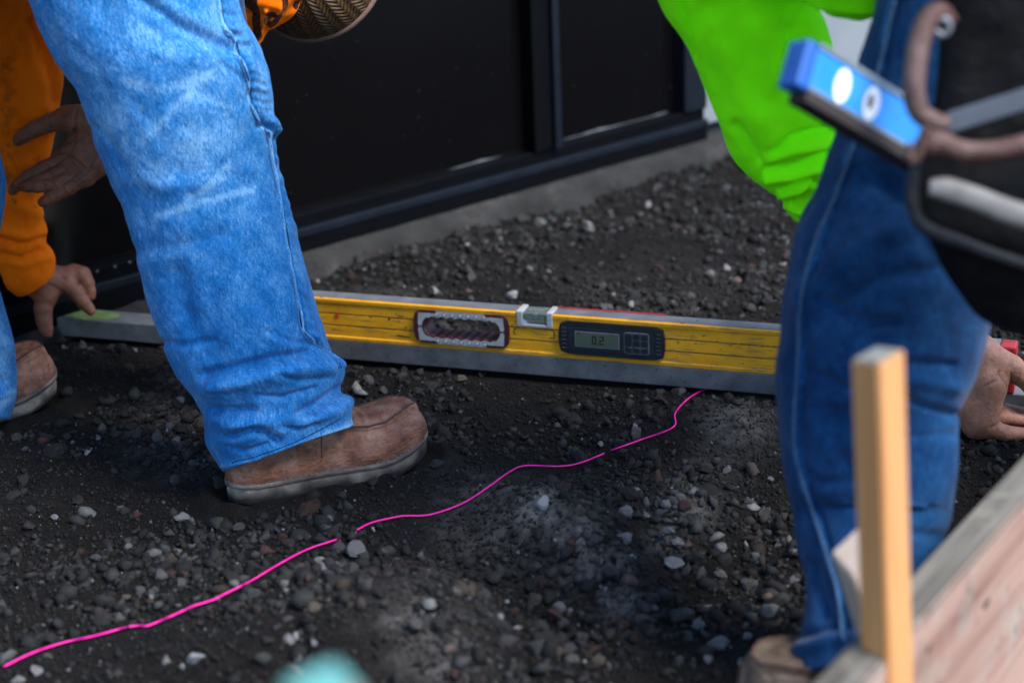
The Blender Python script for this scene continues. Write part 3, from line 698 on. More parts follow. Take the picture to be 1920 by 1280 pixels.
def digit(ch, s0, h0, w_, hh, wd=.0018):
    bm = bmesh.new(); sk = .0
    R_ = {'a': (0, hh-wd, w_, hh), 'd': (0, 0, w_, wd), 'g': (0, hh/2-wd/2, w_, hh/2+wd/2), 'f': (0, hh/2, wd, hh), 'b': (w_-wd, hh/2, w_, hh), 'e': (0, 0, wd, hh/2), 'c': (w_-wd, 0, w_, hh/2)}
    for q in SEG[ch]:
        x0, y0, x1, y1 = R_[q]; g = .0002
        box8(bm, frame_box(LV, s0+x0+g, s0+x1-g, -.0046, -.0042, HB+h0+y0+g, HB+h0+y1-g))
    return bm_obj('digit', bm, M_LCDK, scr)
q0 = du(645, 550); q2 = du(755, 560); dgw = du(710, 550)[0]-q0[0]
digit('0', q0[0], dhc-.0066, dgw, .0128); digit('2', q2[0], dhc-.0066, dgw, .0128)
qd = du(735, 550); fbox('decimal_point', LV, qd[0]-.0008, qd[0]+.0008, -.0046, -.0042, HB+dhc-.0066, HB+dhc-.0050, M_LCDK, scr)
qt = du(440, 430); bm = bmesh.new(); vs = [bm.verts.new(LV(qt[0]+a, -.0046, HB+qt[1]+b_)) for a, b_ in ((-.0018, -.0012), (.0018, -.0012), (0, .0018))]; bm.faces.new(vs); bm_obj('arrow_mark', bm, M_LCDK, scr)
qt = du(945, 455); fbox('unit_mark', LV, qt[0]-.001, qt[0]+.0012, -.0046, -.0042, HB+qt[1]-.0003, HB+qt[1]+.0006, M_LCDK, scr)
# keypad
k0 = du(1120, 540); k1 = du(1500, 560); kc = (k0[0]+k1[0])/2; kw = (k1[0]-k0[0])/2; kh = .0185*.9
kp = plate('keypad_frame', rr_(kc, dhc-.0008, kw, kh*.96, .004), -.0034, -.0041, M_GREYP, dm)
plate('keypad_pad', rr_(kc, dhc-.0008, kw-.0007, kh*.96-.0007, .0035), -.0036, -.0044, M_KEY, kp)
cw = kw*2/3
for col_ in range(3):
    for row in range(3):
        if col_ == 0 and row == 1: continue
        cx = kc+(col_-1)*cw*.96; cy = dhc-.0008+(1-row)*kh*.60; hw_, hh_ = cw*.40, kh*.245
        if col_ == 0 and row == 0: cy -= kh*.30; hh_ = kh*.55
        plate('button', rr_(cx, cy, hw_, hh_, min(hw_, hh_)*.7), -.0042, -.0054, M_BLK, kp, .0005)
fbox('keypad_print', LV, kc-.002, kc+.0125, -.0056, -.0055, HB+dhc-.0075, HB+dhc-.0067, M_GREYP, kp)
fbox('keypad_print', LV, kc-.0105, kc-.0070, -.0056, -.0055, HB+dhc-.0075, HB+dhc-.0067, M_GREYP, kp)
for side in (-1, 1):
    for k in range(6):
        hc_ = dhc+(k-2.5)*dhh*.24; a = dc+side*dw*.93; b_ = dc+side*dw*.85
        fbox('rib', LV, min(a, b_), max(a, b_), -.0038, -.0029, HB+hc_-.0006, HB+hc_+.0006, M_RIB, dm)
# small ink marks and the orange dab on the yellow face
def mark(name, pts, wpx, mat):
    P_ = [lv_s(x, y, .0012) for x, y in pts]; V = []
    for i, (s, z) in enumerate(P_):
        a = P_[max(0, i-1)]; c_ = P_[min(len(P_)-1, i+1)]; tx, tz = c_[0]-a[0], c_[1]-a[1]; l_ = math.hypot(tx, tz) or 1; wq = wpx*.00037*(.5+.5*math.sin(math.pi*(i+.5)/len(P_))+.2)
        V += [LV(s-tz/l_*wq, .0012, z+tx/l_*wq), LV(s+tz/l_*wq, .0012, z-tx/l_*wq)]
    mesh_np(name, V, [(2*i, 2*i+2, 2*i+3, 2*i+1) for i in range(len(P_)-1)], mat, lvl, smooth=False)
mark('paint_dab', [(632, 586), (631, 592), (632, 597)], 7, M_ORSP)
mark('ink_mark', [(969, 616), (964, 617), (963, 622), (966, 627)], 1.6, M_INK); mark('ink_mark', [(1032, 619), (1039, 622), (1039, 634), (1030, 633)], 2, M_INK)
mark('ink_mark', [(744, 628), (752, 630), (769, 632)], 2.5, M_INK); mark('ink_mark', [(728, 597), (731, 599)], 6, M_INK)
for k in range(26):
    x = random.choice([random.uniform(620, 770), random.uniform(1260, 1440)]); y = 600+(x-960)*.045+random.uniform(-18, 34); mark('scuff', [(x, y), (x+random.uniform(1, 9), y+random.uniform(-1, 2))], random.uniform(.8, 2), M_INK)

# =================================================================== CLOTH LOFTS
class Acc:
    def __init__(s): s.V, s.F, s.U, s.A, s.n = [], [], [], {}, 0
    def add(s, V, F, U, A):
        s.V.append(V); s.F.append(np.asarray(F)+s.n); s.U.append(U)
        for k in set(s.A) | set(A):
            s.A.setdefault(k, [np.zeros(s.n)] if s.n else []); s.A[k].append(A.get(k, np.zeros(len(V))))
        s.n += len(V)
    def build(s, name, mat, parent): return mesh_np(name, np.concatenate(s.V), np.concatenate(s.F), mat, parent, uv=np.concatenate(s.U), attrs={k: np.concatenate(v) for k, v in s.A.items()})
def interp(S, n):
    S = np.asarray(S, float); c = (S[:, :2]+S[:, 2:4])/2; L = np.concatenate([[0], np.cumsum(np.linalg.norm(np.diff(c, axis=0), axis=1)+1e-6)])
    D = smooth_path(S, 12); c = (D[:, :2]+D[:, 2:4])/2; L = np.concatenate([[0], np.cumsum(np.linalg.norm(np.diff(c, axis=0), axis=1)+1e-6)])
    t = np.linspace(0, L[-1], n); return np.stack([np.interp(t, L, D[:, k]) for k in range(D.shape[1])], -1)
def loft(acc, stations, nt, nu, bumps=(), paints=None, noise=(), hem=None, cap=None, seed=0, sq=2.0):
    """stations: (Lx, Ly, Rx, Ry, Y, depth ratio) silhouette edges in photo pixels at distance Y
       bumps: (polyline px, width px, height m) raised on the camera side; paints: {attr: [(polyline, width, amount)]}"""
    D = interp(stations, nt)
    Lw = np.array([PY(r[0], r[1], r[4]) for r in D]); Rw = np.array([PY(r[2], r[3], r[4]) for r in D])
    C_ = (Lw+Rw)/2; a = (Rw-Lw)/2; ax = np.gradient(C_, axis=0); ax /= np.linalg.norm(ax, axis=1)[:, None]
    b = np.cross(ax, a); b *= np.sign(b@FW)[:, None]; b = b/np.linalg.norm(b, axis=1)[:, None]*np.linalg.norm(a, axis=1)[:, None]*D[:, 5:6]
    q_ = np.linspace(-1, 1, nu+1); u = np.pi*1.5+np.pi*(q_*.62+.38*q_**5)
    cu, su = np.cos(u), np.sin(u); cu = np.sign(cu)*np.abs(cu)**(2/sq); su = np.sign(su)*np.abs(su)**(2/sq)
    V = C_[:, None]+cu[None, :, None]*a[:, None]+su[None, :, None]*b[:, None]
    rad = np.linalg.norm(a, axis=1)
    du_ = np.gradient(V, axis=1); dt_ = np.gradient(V, axis=0); N_ = np.cross(du_, dt_); N_ /= np.linalg.norm(N_, axis=2)[..., None]+1e-9
    N_ *= np.sign(((V-C_[:, None])*N_).sum(-1))[..., None]
    px = proj(V.reshape(-1, 3)).reshape(nt, nu+1, 2); front = sstep(-.35, .10, -(N_@FW))
    h = np.zeros((nt, nu+1))
    for (sc, am, st) in noise: h = h+am*fbm(V*np.array(sc), 3, seed+st)
    for pts, wd, am in bumps: h = h+am*np.exp(-(dist_poly(px, pts)/wd)**2)*front
    V = V+N_*h[..., None]; grid = (V.copy(), N_, proj(V.reshape(-1, 3)).reshape(nt, nu+1, 2), front)
    L = np.concatenate([[0], np.cumsum(np.linalg.norm(np.diff(C_, axis=0), axis=1))])
    U = np.stack(np.broadcast_arrays((u/(2*np.pi)*2*np.pi*rad.mean())[None, :], L[:, None]), -1)
    A = {}
    for k, lst in (paints or {}).items():
        v_ = np.zeros((nt, nu+1))
        for pts, wd, am in lst: v_ = v_+am*np.exp(-(dist_poly(px, pts)/wd)**2)*front
        A[k] = v_
    if hem:                                            # turned-in cloth at the open end
        for q, sh_ in ((.985, .000), (.94, .012), (.92, .04)):
            c0 = V[-1].mean(0); row = c0+(V[-1]-c0)*q-ax[-1]*sh_; V = np.concatenate([V, row[None]]); U = np.concatenate([U, U[-1:]])
            for k in A: A[k] = np.concatenate([A[k], A[k][-1:]])
    m = V.shape[0]; w_ = nu+1; i = (np.arange(m-1)[:, None]*w_+np.arange(nu)[None]).ravel()
    F = np.stack([i, i+1, i+1+w_, i+w_], -1)
    acc.add(V.reshape(-1, 3), F, U.reshape(-1, 2), {k: v_.ravel() for k, v_ in A.items()}); return grid
def surf_line(grid, pts, per=10, lift=.0006):
    V, N_, px, fr_ = grid; m = fr_ > .6; Vm, Nm, pm = V[m], N_[m], px[m]; out = []
    for q in smooth_path([(*p, 0) for p in pts], per)[:, :2]:
        d = ((pm-q)**2).sum(1); o = np.argpartition(d, 6)[:6]; w_ = 1/(d[o]+.3); w_ /= w_.sum(); out.append((Vm[o]*w_[:, None]).sum(0)+Nm[o[0]]*lift)
    out = np.array(out); k = np.array([.25, .5, .25]); s_ = out.copy(); s_[1:-1] = k[0]*out[:-2]+k[1]*out[1:-1]+k[2]*out[2:]; return s_

# =================================================================== SURFACES GROWN FROM DISTANCE FIELDS
def surface_nets(fn, lo, hi, h):
    lo = np.asarray(lo, float); n = np.ceil((np.asarray(hi)-lo)/h).astype(int)+1
    B = 8; nb = -(-n//B); bc = np.stack(np.meshgrid(*[lo[k]+(np.arange(nb[k])*B+B/2)*h for k in range(3)], indexing='ij'), -1)
    cv = fn(bc); near = np.abs(cv) < B*h*1.25; big = np.repeat(np.repeat(np.repeat(cv, B, 0), B, 1), B, 2)[:n[0], :n[1], :n[2]].copy()
    msk = np.repeat(np.repeat(np.repeat(near, B, 0), B, 1), B, 2)[:n[0], :n[1], :n[2]]; I_x = np.argwhere(msk); S = big; S[msk] = fn(lo+I_x*h)
    acc = np.zeros(tuple(n-1)+(3,)); cnt = np.zeros(tuple(n-1))
    def sub(o): return S[o[0]:n[0]-1+o[0], o[1]:n[1]-1+o[1], o[2]:n[2]-1+o[2]]
    cs = [(i, j, k) for i in (0, 1) for j in (0, 1) for k in (0, 1)]
    for a in cs:
        for ax in range(3):
            if a[ax]: continue
            b = list(a); b[ax] = 1; A_, B_ = sub(a), sub(b); m = (A_ < 0) != (B_ < 0); t_ = np.where(m, A_/(A_-B_+1e-12), 0)
            for q in range(3): acc[..., q] += np.where(m, a[q]+(t_ if q == ax else 0), 0)
            cnt += m
    act = cnt > 0; idx = -np.ones(act.shape, int); idx[act] = np.arange(act.sum())
    V = lo+(np.argwhere(act)+acc[act]/cnt[act][:, None])*h; F = []
    for ax in range(3):
        o1, o2 = [q for q in range(3) if q != ax]
        sl = [slice(0, None)]*3; A_ = np.take(S, range(0, n[ax]-1), ax); B_ = np.take(S, range(1, n[ax]), ax); m = (A_ < 0) != (B_ < 0)
        P_ = np.argwhere(m); P_ = P_[(P_[:, o1] > 0) & (P_[:, o2] > 0) & (P_[:, o1] < n[o1]-1) & (P_[:, o2] < n[o2]-1)]
        neg = A_[tuple(P_.T)] < 0
        def ix(d1, d2): Q = P_.copy(); Q[:, o1] -= d1; Q[:, o2] -= d2; return idx[tuple(Q.T)]
        q = np.stack([ix(0, 0), ix(1, 0), ix(1, 1), ix(0, 1)], -1)
        flip = neg if ax != 1 else ~neg; q[~flip] = q[~flip][:, ::-1]; F.append(q)
    return V, np.concatenate(F)
def smin(a, b, k): h = np.clip(.5+.5*(b-a)/k, 0, 1); return b+(a-b)*h-k*h*(1-h)
def cone(p, a, b, ra, rb):
    a = np.asarray(a, float); b = np.asarray(b, float); ab = b-a; t_ = np.clip(((p-a)@ab)/(ab@ab), 0, 1); return np.linalg.norm(p-(a+t_[..., None]*ab), axis=-1)-(ra+(rb-ra)*t_)
def ell(p, c, r): r = np.asarray(r, float); q = (p-np.asarray(c))/r; l = np.linalg.norm(q, axis=-1); return (l-1)*r.min()
def chain(p, pts, k=3):
    """pts: (x, y, z, r)"""
    d = None
    for a, b in zip(pts[:-1], pts[1:]):
        c_ = cone(p, a[:3], b[:3], a[3], b[3]); d = c_ if d is None else smin(d, c_, k)
    return d
class PixFrame:
    """a local frame in photo pixels at one distance: x right, y down, z towards the camera"""
    def __init__(s, x, y, Y): s.o = PY(x, y, Y); s.k = ((s.o-CAM)@FW)/FPX; s.x, s.y = x, y
    def w(s, L): L = np.asarray(L, float); return s.o+s.k*((L[..., 0:1]-s.x)*RT-(L[..., 1:2]-s.y)*UP-L[..., 2:3]*FW)
def hand(fr, fingers, palm, palm_k, join_k, lo, hi, h, creases=(), ell_=()):
    def fn(p):
        d = None
        for a in palm: c_ = chain(p, a, palm_k); d = c_ if d is None else smin(d, c_, palm_k)
        for c, r in ell_: d = smin(d, ell(p, c, r), palm_k)
        fd = None
        for f_ in fingers: c_ = chain(p, f_, 3); fd = c_ if fd is None else smin(fd, c_, 1.2)
        return smin(d, fd, join_k)
    V, F = surface_nets(fn, lo, hi, h); 
    N_ = np.zeros_like(V); fnrm = np.cross(V[F[:, 2]]-V[F[:, 0]], V[F[:, 3]]-V[F[:, 1]])
    for q in range(4): np.add.at(N_, F[:, q], fnrm)
    N_ /= np.linalg.norm(N_, axis=1)[:, None]+1e-9
    g0 = fn(V+N_*.5)-fn(V-N_*.5)
    if np.median(g0) < 0: N_ = -N_; F = F[:, ::-1]
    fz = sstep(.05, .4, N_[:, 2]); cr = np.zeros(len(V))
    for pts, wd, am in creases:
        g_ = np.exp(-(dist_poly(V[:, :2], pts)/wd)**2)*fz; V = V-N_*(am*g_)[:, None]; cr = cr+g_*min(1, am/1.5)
    return fr.w(V), F, np.clip(cr, 0, 1)
def body_mesh(parts, h, k):
    pts = np.array([q[:3] for ch in parts for q in ch]); rm = max(q[3] for ch in parts for q in ch)
    def fn(p):
        d = None
        for ch in parts: c_ = chain(p, ch, k); d = c_ if d is None else smin(d, c_, k)
        return d
    V, F = surface_nets(fn, pts.min(0)-rm-.05, pts.max(0)+rm+.05, h)
    c_ = np.cross(V[F[:, 2]]-V[F[:, 0]], V[F[:, 3]]-V[F[:, 1]]); ce = V[F].mean(1)
    if np.median(fn(ce+c_/(np.linalg.norm(c_, axis=1)[:, None]+1e-9)*h)-fn(ce)) < 0: F = F[:, ::-1]
    return V, F
def join(lst):
    V, F, C_, o = [], [], [], 0
    for v, f, c in lst: V.append(v); F.append(f+o); C_.append(c if c is not None else np.zeros(len(v))); o += len(v)
    return np.concatenate(V), np.concatenate(F), np.concatenate(C_)
def W4(p, r): return (*[float(c) for c in p], r)

# =================================================================== BOOTS
def boot(parent, toe, axis, L, upper, sole, welt, dirt_h, collar=True):
    ax = nrm([axis[0], axis[1], 0]); la = np.array([-ax[1], ax[0], 0]); heel = np.asarray(toe, float)-ax*L
    k = L/.30
    def W(x, y, z): return heel+ax*x+la*y+np.array([0, 0, z])
    px_ = np.array([0, .02, .06, .14, .28, .45, .62, .76, .87, .94, .98, 1.0]); pw = np.array([0, .016, .028, .036, .039, .041, .049, .053, .047, .034, .020, 0])*k*1.02
    def wd(x): return np.interp(x/L, px_, pw)
    def spring(x): return .019*k*sstep(.66, 1.02, x/L)**1.3
    q = np.linspace(0, np.pi, 60); xs = L*(1-np.cos(q))/2
    out = [(x, wd(x)) for x in xs]+[(x, -wd(x)) for x in xs[-2:0:-1]]; m = len(out)
    def rings(levels):
        V = []
        for z, sc in levels:
            for x, y in out: xx = L/2+(x-L/2)*(1+(sc-1)*.35); V.append((xx, y*sc, z+spring(x)))
        F = [(i*m+j, i*m+(j+1) % m, (i+1)*m+(j+1) % m, (i+1)*m+j) for i in range(len(levels)-1) for j in range(m)]
        return V, F
    def mk(name, V, F, mat, par, attrs=None): return mesh_np(name, np.array([W(*p) for p in V]), F, mat, par, attrs=attrs)
    # upper
    hx = np.array([0, .015, .05, .12, .25, .38, .46, .55, .64, .74, .83, .90, .955, .985, 1.0]); hh = np.array([.045, .075, .115, .150, .150, .142, .118, .096, .087, .082, .081, .076, .062, .040, .012])*k
    nxs, nvs = 150, 90; qx = np.linspace(0, 1, nxs); xs2 = L*(.006+.982*(.5*qx+.5*(1-np.cos(np.pi*qx))/2)); vs = np.linspace(0, np.pi, nvs)
    X = np.repeat(xs2[:, None], nvs, 1); wdx = wd(xs2)*.965; top = np.interp(xs2/L, hx, hh)-.020*k
    kern = np.ones(7)/7; top = np.convolve(np.pad(top, 3, 'edge'), kern, 'valid'); top[-6:] *= np.linspace(1, .75, 6)
    e1 = np.interp(xs2/L, [0, .4, .6, 1], [.75, .72, .62, .70]); cv, sv = np.cos(vs), np.sin(vs)
    Yq = wdx[:, None]*np.sign(cv)[None]*np.abs(cv)[None]**e1[:, None]; Zq = .026*k+spring(X)+top[:, None]*np.abs(sv)[None]**.78
    narrow = np.interp(xs2/L, [0, .35, .5, .7], [.22, .25, .10, 0]); Yq = Yq*(1-narrow[:, None]*np.abs(sv)[None]**2)
    ZQ = (X-.56*L)/(.372*L); YN = Yq/(wdx[:, None]*.70+1e-6); qf = (np.abs(ZQ)**3.2+np.abs(YN)**3.2)
    sel = sstep(.40, .48, X/L); d_ = .0048*k*np.exp(-((qf-1)/.17)**2)*sel-.0022*k*np.exp(-((qf-.62)/.16)**2)*sel-.0016*k*np.exp(-((qf-1.42)/.14)**2)*sel
    d_ += .0016*k*np.exp(-((X/L-.415-.05*np.abs(sv))/.010)**2)                                  # quarter seam
    d_ += .0030*k*fbm(np.stack([X*24, Yq*26, Zq*26], -1), 3, 3)*sstep(.3, .5, X/L)
    for xx_, aa in ((.60, .0034), (.655, .0026), (.545, .0030), (.70, .0016)): d_ -= aa*k*np.exp(-((X/L-xx_-.02*cv)/.012)**2)*np.abs(sv)**2
    d_ += .004*k*np.exp(-((X/L-.13)/.10)**2)*np.exp(-((Zq-.06*k)/.03)**2)
    V3_ = np.stack([X, Yq, Zq], -1); N_ = np.cross(np.gradient(V3_, axis=1), np.gradient(V3_, axis=0)); N_ /= np.linalg.norm(N_, axis=2)[..., None]+1e-9; N_ *= np.sign((N_*np.stack([X*0, Yq, Zq-.03], -1)).sum(-1))[..., None]
    V3_ = V3_+N_*d_[..., None]; i = (np.arange(nxs-1)[:, None]*nvs+np.arange(nvs-1)[None]).ravel(); F = np.stack([i, i+1, i+1+nvs, i+nvs], -1).tolist()
    F.append([j for j in range(nvs)][::-1]); F.append([(nxs-1)*nvs+j for j in range(nvs)])
    Vf = V3_.reshape(-1, 3); b = mk('boot', Vf, F, upper, parent, {'dirt': np.clip(.9-(Vf[:, 2]-.026*k-spring(Vf[:, 0]))/(.024*k), 0, 1)*.9})
    V, F = rings([(0, .93), (.003*k, .97), (.007*k, .975), (.011*k, .985), (.015*k, .98), (.019*k, .99), (.023*k, .985), (.026*k, .98)]); F.append(tuple(range(m))[::-1]); F.append(tuple(range(7*m, 8*m)))
    dz = np.array([p[2] for p in V]); nz = .7*vnoise(np.array(V)*95, 4)+.5*vnoise(np.array(V)*30, 6); mk('sole', V, F, sole, b, {'dirt': np.clip(1.22-(dz-spring(np.array([p[0] for p in V])))/(dirt_h*(1+.8*nz)), 0, 1)})
    V, F = rings([(.0258*k, 1.0), (.0262*k, 1.035), (.031*k, 1.04), (.0325*k, 1.02), (.0325*k, .9)]); mk('welt', V, F, welt, b, {'dirt': .35+.4*vnoise(np.array(V)*40, 7)})
    st = [(x*.5+L*.25, 0, 0) for x in xs]
    # stitches along the welt
    bm = bmesh.new()
    pts = np.array([(L/2+(x-L/2)*1.008, y*1.012) for x, y in out]); 
    for i in range(0, m):
        a = pts[i]; c_ = pts[(i+1) % m]; d_ = c_-a; ln = np.linalg.norm(d_)
        nseg = max(1, int(ln/.006)) 
        for s_ in range(nseg):
            p = a+d_*(s_+.2)/nseg; e = a+d_*(s_+.75)/nseg; nn = np.array([-d_[1], d_[0]])/(ln+1e-9)*.0007
            zz = .0327*k+spring(p[0]); P8 = [(p[0]-nn[0], p[1]-nn[1], zz), (e[0]-nn[0], e[1]-nn[1], zz), (e[0]+nn[0], e[1]+nn[1], zz), (p[0]+nn[0], p[1]+nn[1], zz)]
            P8 += [(x, y, z+.0012) for x, y, z in P8]; box8(bm, [W(*p_) for p_ in P8])
    bm_obj('welt_stitching', bm, M_SEAML, b)
    # moccasin seam cord round the toe
    sx = []
    for a in np.linspace(-1.15, 1.15, 60):
        u_ = a*np.pi/2; cx = np.sign(np.cos(u_))*abs(np.cos(u_))**(2/3.2); cy = np.sign(np.sin(u_))*abs(np.sin(u_))**(2/3.2); xx = .56*L+.372*L*cx
        if xx < .44*L: continue
        ix = np.argmin(abs(xs2-xx)); yy = cy*wdx[ix]*.70; jj = np.argmin(abs(Yq[ix]-yy)); p = V3_[ix, jj]; sx.append(p+N_[ix, jj]*.0006)
    sx = np.array(sx); tube('moc_seam', np.array([W(*p) for p in sx]), .0013*k, M_SEAMD, b, 8)
    if collar:
        sx = []
        for jj in range(4, nvs-4, 2):
            ix = np.argmin(abs(xs2/L-(.415+.05*abs(sv[jj])))); sx.append(V3_[ix, jj]+N_[ix, jj]*.0004)
        tube('quarter_seam', np.array([W(*p) for p in smooth_path(sx[::4], 4)]), .0008*k, M_SEAMD, b, 6)
    return b
#@@PEOPLE
# =================================================================== PEOPLE
def up(p, dx=0, dy=0, dz=0): return np.asarray(p)+np.array([dx, dy, dz])
# ---- the standing worker in faded jeans
pA = thing('person', (-.45, 2.40, 0), 'standing worker in faded light blue jeans and brown leather boots', 'person')
SEAM_A = [(392, -160), (410, 0), (420, 58), (437, 74), (447, 110), (462, 150), (470, 200), (485, 230), (500, 250), (507, 300), (520, 360), (532, 420), (545, 500), (556, 570), (565, 620), (590, 645), (622, 662), (636, 690)]
pk = smooth_path([(*q, 0) for q in SEAM_A], 6)[:, :2]; puckers = [([(q[0]+9, q[1]-3), (q[0]+22, q[1]+3)], 6, random.choice([.003, .004, -.0035])*(1 if q[1] < 260 else .45)) for q in pk[8:-14:2]]
bA = [(SEAM_A, 3.2, .0030), ([(q[0]+6, q[1]) for q in SEAM_A], 3.5, -.0030), ([(505, 236), (530, 266)], 12, .006), ([(486, 236), (520, 238)], 7, -.005),
      ([(255, -10), (328, 47), (412, 84), (450, 96)], 11, -.0055), ([(270, -30), (345, 28), (425, 66)], 16, .0045),
      ([(300, 100), (400, 108), (462, 130)], 18, .003), ([(385, 704), (440, 692), (500, 676), (572, 662)], 11, -.011), ([(400, 722), (480, 704), (560, 690), (628, 690)], 19, .0105),
      ([(403, 768), (475, 768)], 8, -.008), ([(410, 785), (470, 790), (560, 780)], 14, .005), ([(560, 776), (600, 757), (640, 730)], 9, -.0115), ([(575, 792), (620, 772), (655, 752)], 12, .0065),
      ([(440, 815), (475, 803), (500, 812), (520, 826)], 7, -.0085), ([(430, 800), (490, 786), (530, 806)], 12, .0045),
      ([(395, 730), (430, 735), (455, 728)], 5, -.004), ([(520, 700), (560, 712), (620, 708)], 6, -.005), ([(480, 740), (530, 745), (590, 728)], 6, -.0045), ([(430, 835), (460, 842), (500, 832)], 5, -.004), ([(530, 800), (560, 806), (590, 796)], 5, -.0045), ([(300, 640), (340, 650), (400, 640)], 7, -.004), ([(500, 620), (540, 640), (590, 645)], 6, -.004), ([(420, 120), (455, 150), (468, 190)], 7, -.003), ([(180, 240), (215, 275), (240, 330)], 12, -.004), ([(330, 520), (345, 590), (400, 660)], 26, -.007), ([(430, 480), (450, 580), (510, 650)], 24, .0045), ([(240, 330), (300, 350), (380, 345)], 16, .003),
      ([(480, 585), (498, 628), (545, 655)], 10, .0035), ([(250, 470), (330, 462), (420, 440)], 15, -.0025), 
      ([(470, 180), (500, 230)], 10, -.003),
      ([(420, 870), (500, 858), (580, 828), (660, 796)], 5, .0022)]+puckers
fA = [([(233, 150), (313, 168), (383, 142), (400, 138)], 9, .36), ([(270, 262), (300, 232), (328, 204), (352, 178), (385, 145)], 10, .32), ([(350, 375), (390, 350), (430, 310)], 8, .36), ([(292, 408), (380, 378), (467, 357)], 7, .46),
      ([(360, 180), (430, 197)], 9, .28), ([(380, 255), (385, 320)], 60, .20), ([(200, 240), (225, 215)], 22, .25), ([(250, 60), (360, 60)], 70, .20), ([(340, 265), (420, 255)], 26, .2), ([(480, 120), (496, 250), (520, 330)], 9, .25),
      ([(596, 828), (640, 806), (660, 792)], 9, .5), ([(250, 300), (300, 330)], 26, .22), ([(120, 60), (210, 240)], 30, .15), (SEAM_A, 2.2, .45), ([(q[0]+5, q[1]) for q in SEAM_A], 2.6, -.55),  # negative seam stroke paints the groove's shade into the denim
      ([(330, 540), (350, 620), (400, 680)], 40, -.18), ([(395, 704), (500, 678)], 9, -.2), ([(420, 790), (470, 840)], 40, -.12), ([(420, 870), (500, 858), (580, 828), (655, 798)], 3, .35)]  # negative strokes paint fold shade into the colour; the last is the pale hem
aj = Acc()
ST_A = [(-190, -520, 300, -640, 2.44, .85), (-150, -400, 330, -490, 2.42, .85), (-60, -240, 385, -310, 2.39, .85), (20, -75, 428, -110, 2.37, .85), (62, 15, 448, 15, 2.36, .85), (108, 115, 488, 105, 2.355, .88), (150, 185, 503, 180, 2.35, .9), (200, 315, 520, 306, 2.345, .9),
        (236, 405, 544, 390, 2.34, .9), (262, 500, 572, 490, 2.335, .9), (290, 598, 600, 585, 2.325, .9), (325, 680, 616, 642, 2.315, .9), (366, 740, 641, 695, 2.31, .85), (382, 790, 646, 728, 2.305, .8), (388, 832, 663, 762, 2.30, .75), (425, 880, 662, 796, 2.29, .7)]
gA = loft(aj, ST_A, 560, 420, bA, {'fade_shading': fA}, [((15, 15, 10), .0048, 1), ((42, 42, 28), .0016, 4)], hem=True)
ST_AL = [(-330, -300, 20, -330, 2.52, .8), (-290, 0, -10, -20, 2.53, .8), (-270, 200, -14, 190, 2.54, .8), (-255, 290, 0, 290, 2.545, .85), (-250, 350, 11, 350, 2.55, .85), (-245, 420, 5, 420, 2.55, .85), (-235, 500, -16, 500, 2.555, .85), (-225, 570, 4, 570, 2.555, .85), (-215, 650, 27, 650, 2.555, .85), (-205, 715, 34, 712, 2.55, .8), (-195, 760, 32, 752, 2.545, .8), (-170, 796, 22, 786, 2.535, .75)]
loft(aj, ST_AL, 220, 130, [([(-60, 748), (0, 745), (30, 735)], 4, .003), ([(-60, 720), (10, 715)], 8, -.004), ([(-50, 640), (20, 650)], 14, .004)], {'fade_shading': [([(0, 760), (30, 740)], 10, .5), ([(0, 600), (10, 700)], 20, .3)]}, [((16, 16, 11), .0035, 6), ((45, 45, 30), .0012, 4)], hem=True)
hR = (PY(*ST_A[0][:2], 2.44)+PY(*ST_A[0][2:4], 2.44))/2; hL = (PY(*ST_AL[0][:2], 2.52)+PY(*ST_AL[0][2:4], 2.52))/2
pel = (hR+hL)/2; pel = np.array([-.62, 2.48, .98])
V, F = body_mesh([[W4(hR, .135), W4(up(pel, .05, -.05, -.03), .15)], [W4(hL, .12), W4(up(pel, -.05, .05, -.05), .15)], [W4(up(pel, 0, 0, -.05), .16), W4(up(pel, 0, 0, .08), .15)]], .014, .05)
aj.add(V, F, V[:, :2]*1.0, {}); jA = aj.build('jeans', M_JEAN_A, pA)
tube('side_seam', surf_line(gA, SEAM_A[1:], 12), .0011, M_STITCH_A, jA, 6); tube('seam_groove_shade', surf_line(gA, [(q[0]+4, q[1]) for q in SEAM_A[1:]], 12, -.0002), .0010, M_GROOVE_A, jA, 6)  # dark cord beside the seam draws the groove's shade
tube('hem_stitch', surf_line(gA, [(434, 866), (470, 858), (520, 842), (580, 816), (640, 784)], 8, .0001), .0006, M_GROOVE_A, jA, 6)
ch = up(pel, .12, .02, .42); hd = up(pel, .22, .03, .72)
V, F = body_mesh([[W4(pel, .13), W4(ch, .15)], [W4(up(ch, 0, 0, .1), .06), W4(up(hd, 0, 0, -.03), .065), W4(up(hd, .02, 0, .05), .09)], [W4(up(ch, .03, -.17, .08), .06), W4(up(ch, .0, -.25, -.2), .045), W4(up(ch, .22, -.22, -.36), .035)], [W4(up(ch, -.03, .17, .08), .06), W4(up(ch, -.05, .25, -.2), .045), W4(up(ch, .2, .2, -.38), .035)]], .016, .04)
mesh_np('body', V, F, M_SKIN_B, pA, attrs={'crease': np.zeros(len(V))})
V, F = body_mesh([[W4(up(pel, 0, 0, .02), .165), W4(ch, .175)], [W4(up(ch, .03, -.17, .08), .075), W4(up(ch, .0, -.25, -.2), .06)], [W4(up(ch, -.03, .17, .08), .075), W4(up(ch, -.05, .25, -.2), .06)]], .018, .05)
mesh_np('shirt', V, F, M_ORANGE, pA, uv=V[:, :2])
tA = G(800, 852); hA = G(430, 932); tA = tA+np.array([0, 0, -.006]); boot(pA, tA, tA-hA, .272, M_LEATH, M_SOLE, M_WELT, .021)
